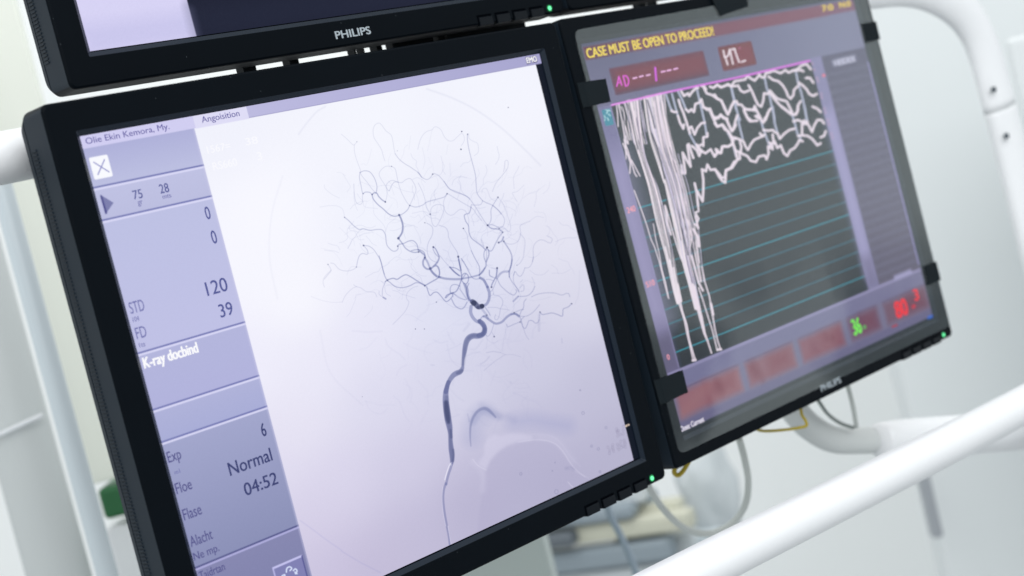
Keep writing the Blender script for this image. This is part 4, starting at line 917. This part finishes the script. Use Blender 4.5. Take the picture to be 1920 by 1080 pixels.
# left background: standing column with a wire round it, blue-grey tube, cream panel with green box
def vert_cyl(name, px, py, depth, r, m, z0, z1, seg=40):
    p = at(px, py, depth); bm = bmesh.new()
    tube(bm, [(p.x, p.y, z0), (p.x, p.y, (z0 + z1) / 2), (p.x, p.y, z1)], r, seg, ref=Vector((1, 0, 0)))
    bm.normal_update(); bmesh.ops.recalc_face_normals(bm, faces=bm.faces)
    return link(name, bm, m, smooth=True), p
col, pc = vert_cyl('column', 96, 1025, 1.75, 0.0335, M['column'], 0.25, 2.4)
tag(col, 'thick off-white round column at the far left, behind the pale blue tube', 'column')
bm = bmesh.new()
pts = []
q0 = at(0, 812, 1.70)
for a in np.linspace(-1.35, 1.0, 30):
    v = -fw * math.cos(a) * 0.041 + rt * math.sin(a) * 0.041
    pts.append((pc.x + v.x, pc.y + v.y, q0.z + 0.006 * math.sin(a * 1.3)))
tube(bm, pts, 0.0024, 10, ref=Vector((0, 0, 1)))
wr = link('cable', bm, M['white2'], smooth=True); tag(wr, 'thin white cable looped round the off-white column', 'cable')
pole, pp = vert_cyl('pole', 131, 820, 1.55, 0.0102, M['bluepole'], 0.25, 2.4)
tag(pole, 'pale blue-grey upright pole between the round column and the cream strip', 'pole')
F = frame_at(168, 820, 2.0)
st = fbox('door_post', F, (-0.020, 0, -0.058), (0.05, 0.02, 0.9), M['cream'], bev=.002)
tag(st, 'narrow cream-white upright strip just left of the large screen', 'post')
gbx = fbox('plastic_box', F, (-0.006, -0.012, -0.104), (0.06, 0.06, -0.064), M['green'], bev=.006)
tag(gbx, 'dark green plastic box, half hidden behind the left edge of the large screen', 'box')
st2 = fbox('cabinet_front', F, (-0.012, 0.0, -0.9), (0.3, 0.3, -0.115), M['white'], bev=.004)
tag(st2, 'white cabinet front under the green box at the left', 'cabinet')

# white tube frame that carries the screens
frame_root = thing('screen_carrier', 'white bent tube frame running behind the screens, round corner at upper right', 'frame', (0.5, 0.06, 1.0))
Y = 0.062
path = [(-0.62, Y, 1.30, ), (-0.62, Y, 1.45), (-0.60, Y, 1.535), (-0.54, Y, 1.572), (-0.40, Y, 1.577), (0.0, Y, 1.581), (0.4, Y, 1.586), (0.80, Y, 1.594), (0.93, Y, 1.596), (1.0, Y, 1.590), (1.055, Y, 1.572),
        (1.093, Y, 1.545), (1.112, Y, 1.508), (1.119, Y, 1.465)]
path = [(p[0] + (0.006 if p[0] > 0.9 else 0), p[1], p[2]) for p in path]
path[-1] = (path[-1][0], Y, 1.4435)
cp = crm(path, 8); tb = [min(1, max(0, (p[0] - 0.55) / 0.40)) for p in cp]
bm = bmesh.new(); tube(bm, cp, [0.0152 + 0.0108 * t_ for t_ in tb], 40, flat=[1.0 - 0.48 * t_ for t_ in tb], ref=Vector((0, 1, 0))); bmesh.ops.recalc_face_normals(bm, faces=bm.faces)
t1 = link('upper_tube', bm, M['white'], smooth=True)
bm = bmesh.new(); tube(bm, crm([(1.1253, Y, 1.4430), (1.128, Y, 1.40), (1.132, Y, 1.30), (1.134, Y, 1.2), (1.134, Y, 0.9), (1.10, Y, 0.82), (1.0, Y, 0.78), (0.3, Y, 0.77)], 8), 0.0260, 40, flat=0.52, ref=Vector((0, 1, 0))); bmesh.ops.recalc_face_normals(bm, faces=bm.faces)
t2 = link('lower_tube', bm, M['white'], smooth=True)
ob = [t1, t2]
bm = bmesh.new(); tube(bm, [(1.1252, Y, 1.4436), (1.1253, Y, 1.4428)], 0.02615, 40, flat=0.525, ref=Vector((0, 1, 0))); bmesh.ops.recalc_face_normals(bm, faces=bm.faces)
ob.append(link('joint_ring', bm, M['column'], smooth=False))
for px, py in ((1859, 169), (1883, 256)):
    r_ = ray(px, py); tt = (Y - 0.012 - CAM_POS[1]) / r_[1]; p = Vector(CAM_POS + r_ * tt)
    ax = Vector((p.x + 0.004, Y, p.z)); n = Vector((0, -1, 0))
    bm = bmesh.new()
    tube(bm, [ax + n * 0.0108, ax + n * 0.0140], 0.0030, 18, ref=Vector((0, 0, 1))); bmesh.ops.recalc_face_normals(bm, faces=bm.faces)
    s1_ = link('screw', bm, M['screw']); ob.append(s1_)
up_root(frame_root, *ob)

# white grab rail in front, below the screens
bm = bmesh.new()
rp = [(-0.30, -0.08, 1.2255), (0.0, -0.08, 1.2215), (0.32, -0.08, 1.2155), (0.55, -0.08, 1.2080), (0.762, -0.08, 1.2020), (0.90, -0.078, 1.2000), (1.02, -0.06, 1.199), (1.10, -0.01, 1.199), (1.126, 0.03, 1.199)]
tube(bm, crm(rp, 12), 0.0160, 40, ref=Vector((0, 1, 0))); bmesh.ops.recalc_face_normals(bm, faces=bm.faces)
rail = link('grab_rail', bm, M['white'], smooth=True)
tag(rail, 'thick glossy white rail slanting below the right screen at lower right', 'rail')

# black mounting plates seen through the gap between upper and lower screens
br = thing('mounting_bracket', 'black mounting bracket seen through the gap between the upper and lower left screens', 'bracket', (0.35, 0.095, 1.2))
def onY(px, py, y_):
    r_ = ray(px, py); return Vector(CAM_POS + r_ * ((y_ - CAM_POS[1]) / r_[1]))
segs = []
Yb = 0.088
for (pa, pb) in (((456, 130), (480, 126)), ((543, 116), (560, 113)), ((664, 94), (667, 93.5)), ((681, 92), (682.5, 91)), ((706, 88), (716, 87)), ((736, 84), (813, 74)), ((822, 72), (834, 70)), ((839, 70), (985, 46))):
    a = onY(*pa, Yb); b = onY(*pb, Yb)
    bm = bmesh.new(); box(bm, (a.x, Yb, 1.575), (b.x, Yb + 0.008, 1.66)); bmesh.ops.recalc_face_normals(bm, faces=bm.faces)
    segs.append(link('plate', bm, M['rear']))
bm = bmesh.new(); box(bm, (0.10, Yb + 0.0085, 1.30), (0.46, Yb + 0.016, 1.585)); box(bm, (0.10, Yb + 0.0085, 1.655), (0.46, Yb + 0.016, 1.80)); bmesh.ops.recalc_face_normals(bm, faces=bm.faces)
segs.append(link('back_plate', bm, M['rear']))
up_root(br, *segs)
for (pa, pb) in (((1200, 12), (1212, 9)), ((1226, 8), (1232, 5))):
    a = onY(*pa, Yb); b = onY(*pb, Yb); bm = bmesh.new(); box(bm, (a.x, Yb, 1.60), (b.x, Yb + 0.008, 1.66)); bmesh.ops.recalc_face_normals(bm, faces=bm.faces)
    o = link('bracket_strap', bm, M['rear'])
    tag(o, 'short black strap in the gap above the right screen', 'bracket', 'straps above the right screen')

# equipment below the screens, out of focus
F = frame_at(1026, 1040, 1.75)
cb = fbox('equipment_cabinet', F, (-0.42, 0, -0.9), (0.0, 0.35, 0.16), M['greencab'], bev=.004)
tag(cb, 'grey-green cabinet seen below the large screen, edge in soft focus', 'cabinet')
tr = thing('trolley', 'blurred trolley with beige pads and slate trays behind the cabinet, below the screens', 'trolley', at(1120, 1000, 2.9) + Vector((0, 0, -0.5)))
yaw = math.radians(-26)
parts = []
def slab(nm, px, py, dep, w, d_, h, m, dy=0.0, yw=yaw, bev=.008):
    F = frame_at(px, py, dep, yw); o = fbox(nm, F, (-w / 2, dy, -h / 2), (w / 2, dy + d_, h / 2), m, bev=bev); parts.append(o); return o
for nm, px, py, w, h, mm_ in (('tray', 1058, 978, .30, .030, 'slate'), ('pad', 1105, 1003, .44, .040, 'beige'), ('tray', 1112, 1050, .34, .046, 'slate'), ('pad', 1188, 966, .20, .034, 'beige'),
                             ('tray', 1192, 1012, .10, .040, 'dark'), ('drawer', 1172, 1082, .50, .040, 'palegrey'), ('drawer', 1238, 1032, .16, .055, 'palegrey'), ('drawer', 1292, 1046, .14, .09, 'bluepole'),
                             ('drawer', 1125, 925, .18, .07, 'palegrey'), ('tray', 1036, 1018, .09, .030, 'dark'), ('tray', 1196, 940, .06, .03, 'slate')):
    slab(nm, px, py, 3.3, w, 0.05, h, M[mm_], bev=.01)
up_root(tr, *parts)

def cable_px(name, pts, r, m, label, group=None):
    bm = bmesh.new(); P_ = [at(*p) for p in pts]
    tube(bm, crm(P_, 8), r, 12, ref=Vector((0, 0, 1))); bmesh.ops.recalc_face_normals(bm, faces=bm.faces)
    o = link(name, bm, m, smooth=True); tag(o, label, 'cable', group); return o
bg_ = at(1330, 915, 3.4); bm = bmesh.new()
bmesh.ops.create_icosphere(bm, subdivisions=4, radius=1.0)
for v in bm.verts:
    n_ = noise.noise(v.co * 1.6) * .25 + noise.noise(v.co * 4.0) * .08
    v.co = Vector((v.co.x * .075, v.co.y * .05, v.co.z * .12)) * (1 + n_) + bg_
o = link('plastic_bag', bm, M['palegrey'], smooth=True); tag(o, 'pale crumpled bag, blurred, behind the hanging cable loop', 'bag')
cable_px('hose', [(1128, 900, 1.9), (1142, 960, 1.9), (1164, 1005, 1.9), (1184, 1050, 1.9), (1200, 1100, 1.9), (1215, 1160, 1.9)], 0.0042, M['bluecable'], 'blue-grey hose hanging down below the large screen')
cable_px('cable', [(1185, 860, 1.32), (1212, 905, 1.36), (1240, 950, 1.42), (1280, 988, 1.46), (1325, 1001, 1.48), (1368, 985, 1.47), (1396, 950, 1.45), (1403, 905, 1.42), (1396, 860, 1.40), (1385, 820, 1.38)], 0.0030, M['cable'],
         'grey cable hanging in a loop under the left corner of the right screen')
cable_px('cable', [(1500, 700, 1.40), (1535, 752, 1.42), (1552, 776, 1.44), (1575, 793, 1.46), (1600, 802, 1.47)], 0.0017, M['cable2'], 'thin dark cable dropping onto the bent white arm, left of its neighbour')
cable_px('cable', [(1580, 690, 1.42), (1590, 725, 1.44), (1599, 760, 1.45), (1606, 800, 1.47)], 0.0021, M['cable'], 'thin grey cable dropping straight onto the bent white arm, right of its neighbour')
cable_px('cable', [(1380, 780, 1.34), (1412, 801, 1.34), (1432, 808, 1.34), (1470, 806, 1.34), (1498, 802, 1.34), (1512, 798, 1.34), (1510, 788, 1.34), (1503, 776, 1.34), (1500, 750, 1.34)], 0.00125, M['yellow'],
         'thin yellow cable hooked below the right screen by the bent arm')
cable_px('cable', [(1305, 840, 1.26), (1290, 868, 1.26), (1280, 884, 1.26), (1271, 891, 1.26), (1264, 884, 1.26), (1272, 866, 1.26), (1284, 850, 1.26)], 0.0019, M['yellow'],
         'short yellow cable loop under the corner where the two screens meet')

arm = thing('bent_mount', 'bent grey-white arm with white sleeve, below the right screen behind the rail', 'arm', at(1600, 830, 1.47) + Vector((0, 0, -0.02)))
bm = bmesh.new()
ap = [(1400, 640, 1.40), (1440, 700, 1.42), (1480, 757, 1.44), (1515, 797, 1.46), (1560, 823, 1.48), (1610, 826, 1.50), (1665, 824, 1.52)]
tube(bm, crm([at(*p) for p in ap], 10), 0.0125, 28, ref=Vector((0, 0, 1))); bmesh.ops.recalc_face_normals(bm, faces=bm.faces)
a1 = link('bent_tube', bm, M['arm'], smooth=True)
bm = bmesh.new()
sp = [at(1648, 826, 1.50), at(1652, 825.5, 1.502), at(1700, 822, 1.525), at(1760, 819, 1.55), at(1850, 812, 1.60), at(1935, 806, 1.65)]
tube(bm, sp, [0.0140, 0.0168, 0.0185, 0.0195, 0.0195, 0.0195], 32, ref=Vector((0, 0, 1))); bmesh.ops.recalc_face_normals(bm, faces=bm.faces)
a2 = link('sleeve', bm, M['white'], smooth=True)
up_root(arm, a1, a2)

# ================================================================== the screens
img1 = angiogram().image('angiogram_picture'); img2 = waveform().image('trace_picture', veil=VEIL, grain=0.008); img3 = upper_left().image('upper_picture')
m1, s1 = monitor('m1', 'monitor', 'large lower left screen showing a pale vessel angiogram with a grey side panel', img1, logo=False)
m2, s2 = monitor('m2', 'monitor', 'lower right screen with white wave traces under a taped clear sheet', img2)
m3, s3 = monitor('m3', 'monitor', 'upper left screen cut by the top edge, lavender and dark display', img3)
m4, s4 = monitor('m4', 'monitor', 'upper right screen, only its black lower edge shows at the top', None)

INK = emissive('ink_blue_grey', (88, 94, 152)); INKL = emissive('ink_pale_blue_grey', (116, 118, 174)); INKD = emissive('ink_dark_blue', (66, 72, 118))
WHT = emissive('white_display_text', (252, 252, 255)); VIO = emissive('violet_text', (104, 100, 164))
Z = SD - 0.003
text(s1, 'heading', [('Olie Ekin Kemora, My.', 2.8, 58.3, 5.0, 3.7), ('Angoisition', 81.2, 108.8, 4.9, 3.9)], VIO, Z, bold=0.02)
text(s1, 'readout', [('75', 23.2, 29.4, 40.5, 5.4), ('28', 41.2, 47.4, 40.4, 5.6), ('0', 67.0, 70.5, 60.9, 7.9), ('0', 66.9, 70.6, 75.6, 8.2), ('120', 54.2, 69.3, 104.2, 8.6), ('39', 59.2, 68.7, 118.5, 8.2)], INK, Z, bold=0.03)
text(s1, 'unit', [('gr', 24.9, 28.2, 44.0, 3.4), ('mts', 41.8, 47.6, 43.7, 2.9), ('104', 2.4, 6.6, 107.3, 3.0), ('1ts', 2.2, 6.0, 122.0, 3.0), ('m1', 3.0, 6.6, 196.4, 2.6)], INKL, Z, bold=0.02)
text(s1, 'caption', [('STD', 2.3, 11.8, 102.5, 6.9), ('FD', 2.0, 8.8, 117.1, 6.9)], INKL, Z, bold=0.01)
text(s1, 'notice', [('K-ray docbind', 1.6, 38.8, 134.0, 6.4)], WHT, Z, bold=0.15)
text(s1, 'readout', [('6', 66.2, 69.6, 193.0, 8.3), ('Normal', 37.8, 69.0, 208.2, 8.2), ('04:52', 44.4, 68.7, 222.5, 7.8)], INKD, Z, bold=0.05)
text(s1, 'caption', [('Exp', 1.0, 9.9, 189.0, 6.6), ('Floe', 0.9, 11.6, 207.4, 6.6), ('Flase', 1.2, 13.4, 223.0, 6.8), ('Alacht', 1.0, 16.2, 238.6, 6.4), ('Ne mp.', 0.8, 18.2, 246.6, 4.9), ('Tajdrtan', 1.2, 18.6, 258.2, 5.0)], emissive('ink_plum', (88, 88, 140)), Z, bold=0.02)
text(s1, 'mark', [('EMO', 361.0, 371.9, 5.2, 4.2)], WHT, Z - 0.001, bold=0.12)
text(s1, 'mark_outline', [('EMO', 360.7, 372.4, 5.7, 4.9)], emissive('ink_outline', (92, 88, 128)), Z, bold=0.35)
text(s1, 'overlay', [('1567=', 79.6, 96.4, 23.3, 4.6), ('38', 107.9, 117.0, 23.1, 4.7), ('RS660', 80.6, 98.2, 33.6, 4.8), ('3', 113.6, 117.0, 33.3, 5.2)], emissive('overlay_white', (250, 250, 255)), Z, bold=0.03)

YEL = emissive('amber_display_text', (250, 226, 110), veil=VEIL); WH2 = emissive('white_display_text_dim', (240, 236, 250), veil=VEIL)
PNK = emissive('pink_display_text', (250, 176, 190), veil=VEIL); GRN = emissive('green_display_digits', (140, 250, 118), veil=VEIL); RED = emissive('red_display_digits', (255, 92, 100), veil=VEIL)
text(s2, 'message', [('CASE MUST BE OPEN TO PROCEED!', 3.9, 162.0, 11.2, 7.6)], YEL, Z, bold=0.14)
text(s2, 'counter', [('7:0', 323.0, 341.0, 8.4, 5.6), ('N:0', 351.2, 370.2, 7.9, 5.4)], YEL, Z, bold=0.16)
text(s2, 'scale', [('240', 3.4, 13.2, 129.9, 4.6), ('S10', 3.0, 13.2, 187.2, 4.6), ('0', 5.2, 8.4, 244.0, 4.4)], PNK, Z, bold=0.1)
text(s2, 'column_title', [('HEIDEX', 320.5, 355.5, 57.2, 5.2)], emissive('dim_title', (206, 208, 230), veil=VEIL), Z, bold=0.3)
text(s2, 'rate', [('36', 248.0, 261.5, 285.2, 14.2)], GRN, Z, bold=0.16)
text(s2, 'rate_unit', [('o', 263.6, 268.6, 283.6, 5.0)], emissive('green_dim', (120, 190, 120), veil=VEIL), Z, bold=0.3)
text(s2, 'pressure', [('80', 317.8, 339.0, 287.0, 15.2), ('3', 353.0, 361.5, 279.0, 10.5)], RED, Z, bold=0.2)
text(s2, 'status', [('Dose: Current', -0.4, 28.6, 298.4, 4.4)], WH2, Z, bold=0.16)

# clear cover sheet and its tapes on the right screen
def rounded(pts, r, n=6):
    out = []; m_ = len(pts)
    for i in range(m_):
        p = np.array(pts[i], float); a = np.array(pts[i - 1], float) - p; b = np.array(pts[(i + 1) % m_], float) - p
        a /= np.linalg.norm(a); b /= np.linalg.norm(b)
        for t_ in np.linspace(0, 1, n + 1):
            q_ = p + a * r * (1 - t_) ** 2 + b * r * t_ ** 2; out.append(tuple(q_))
    return out
bm = bmesh.new()
plate(bm, rounded([(.122, .10), (4.113, .073), (4.150, 3.326), (.066, 3.326)], .075), -0.014, -0.004)
link('cover_sheet', bm, M['acrylic'], m2)
def tape(pts, lift=-0.0175, th=0.0025, fold=None):
    bm = bmesh.new()
    P0 = np.array(pts, float); nx, ny = 14, 8; g = []
    for zt in (lift, lift + th):
        for j in range(ny + 1):
            for i in range(nx + 1):
                u, v = i / nx, j / ny
                p = (P0[0] * (1 - u) + P0[1] * u) * (1 - v) + (P0[3] * (1 - u) + P0[2] * u) * v
                w = 0.0022 * noise.noise(Vector((p[0] * 7, p[1] * 7, 1.3))) 
                if i in (0, nx) or j in (0, ny): p = p + 0.004 * np.array([noise.noise(Vector((p[1] * 60, 2.0, 0))), noise.noise(Vector((p[0] * 60, 5.0, 0)))])
                drop = 0.0
                if p[0] < 0.07: drop = 0.010 * min(1, (0.095 - p[0]) / .03) if p[0] < .095 else 0
                g.append(bm.verts.new(loc(p[0], p[1], zt + w + drop)))
    K = (nx + 1) * (ny + 1)
    for j in range(ny):
        for i in range(nx):
            a = j * (nx + 1) + i
            bm.faces.new((g[a], g[a + 1], g[a + nx + 2], g[a + nx + 1])); bm.faces.new((g[K + a], g[K + a + nx + 1], g[K + a + nx + 2], g[K + a + 1]))
    rim = [i for i in range(nx)] + [nx + j * (nx + 1) for j in range(ny)] + [ny * (nx + 1) + i for i in range(nx, 0, -1)] + [j * (nx + 1) for j in range(ny, 0, -1)]
    for a, b in zip(rim, rim[1:] + rim[:1]): bm.faces.new((g[b], g[a], g[K + a], g[K + b]))
    bmesh.ops.recalc_face_normals(bm, faces=bm.faces)
    return link('tape', bm, M['tape'], m2, smooth=False)
tape([(.012, .482), (.326, .492), (.314, .668), (.010, .668)])
tape([(.0, 2.738), (.336, 2.744), (.333, 2.918), (.004, 2.926)])
tape([(3.925, .462), (4.163, .462), (4.163, .632), (3.925, .636)])
tape([(3.94, 2.72), (4.163, 2.722), (4.163, 2.90), (3.925, 2.90)])
tape([(1.83, 0.0), (2.33, 0.0), (2.30, 0.14), (1.905, 0.180)])
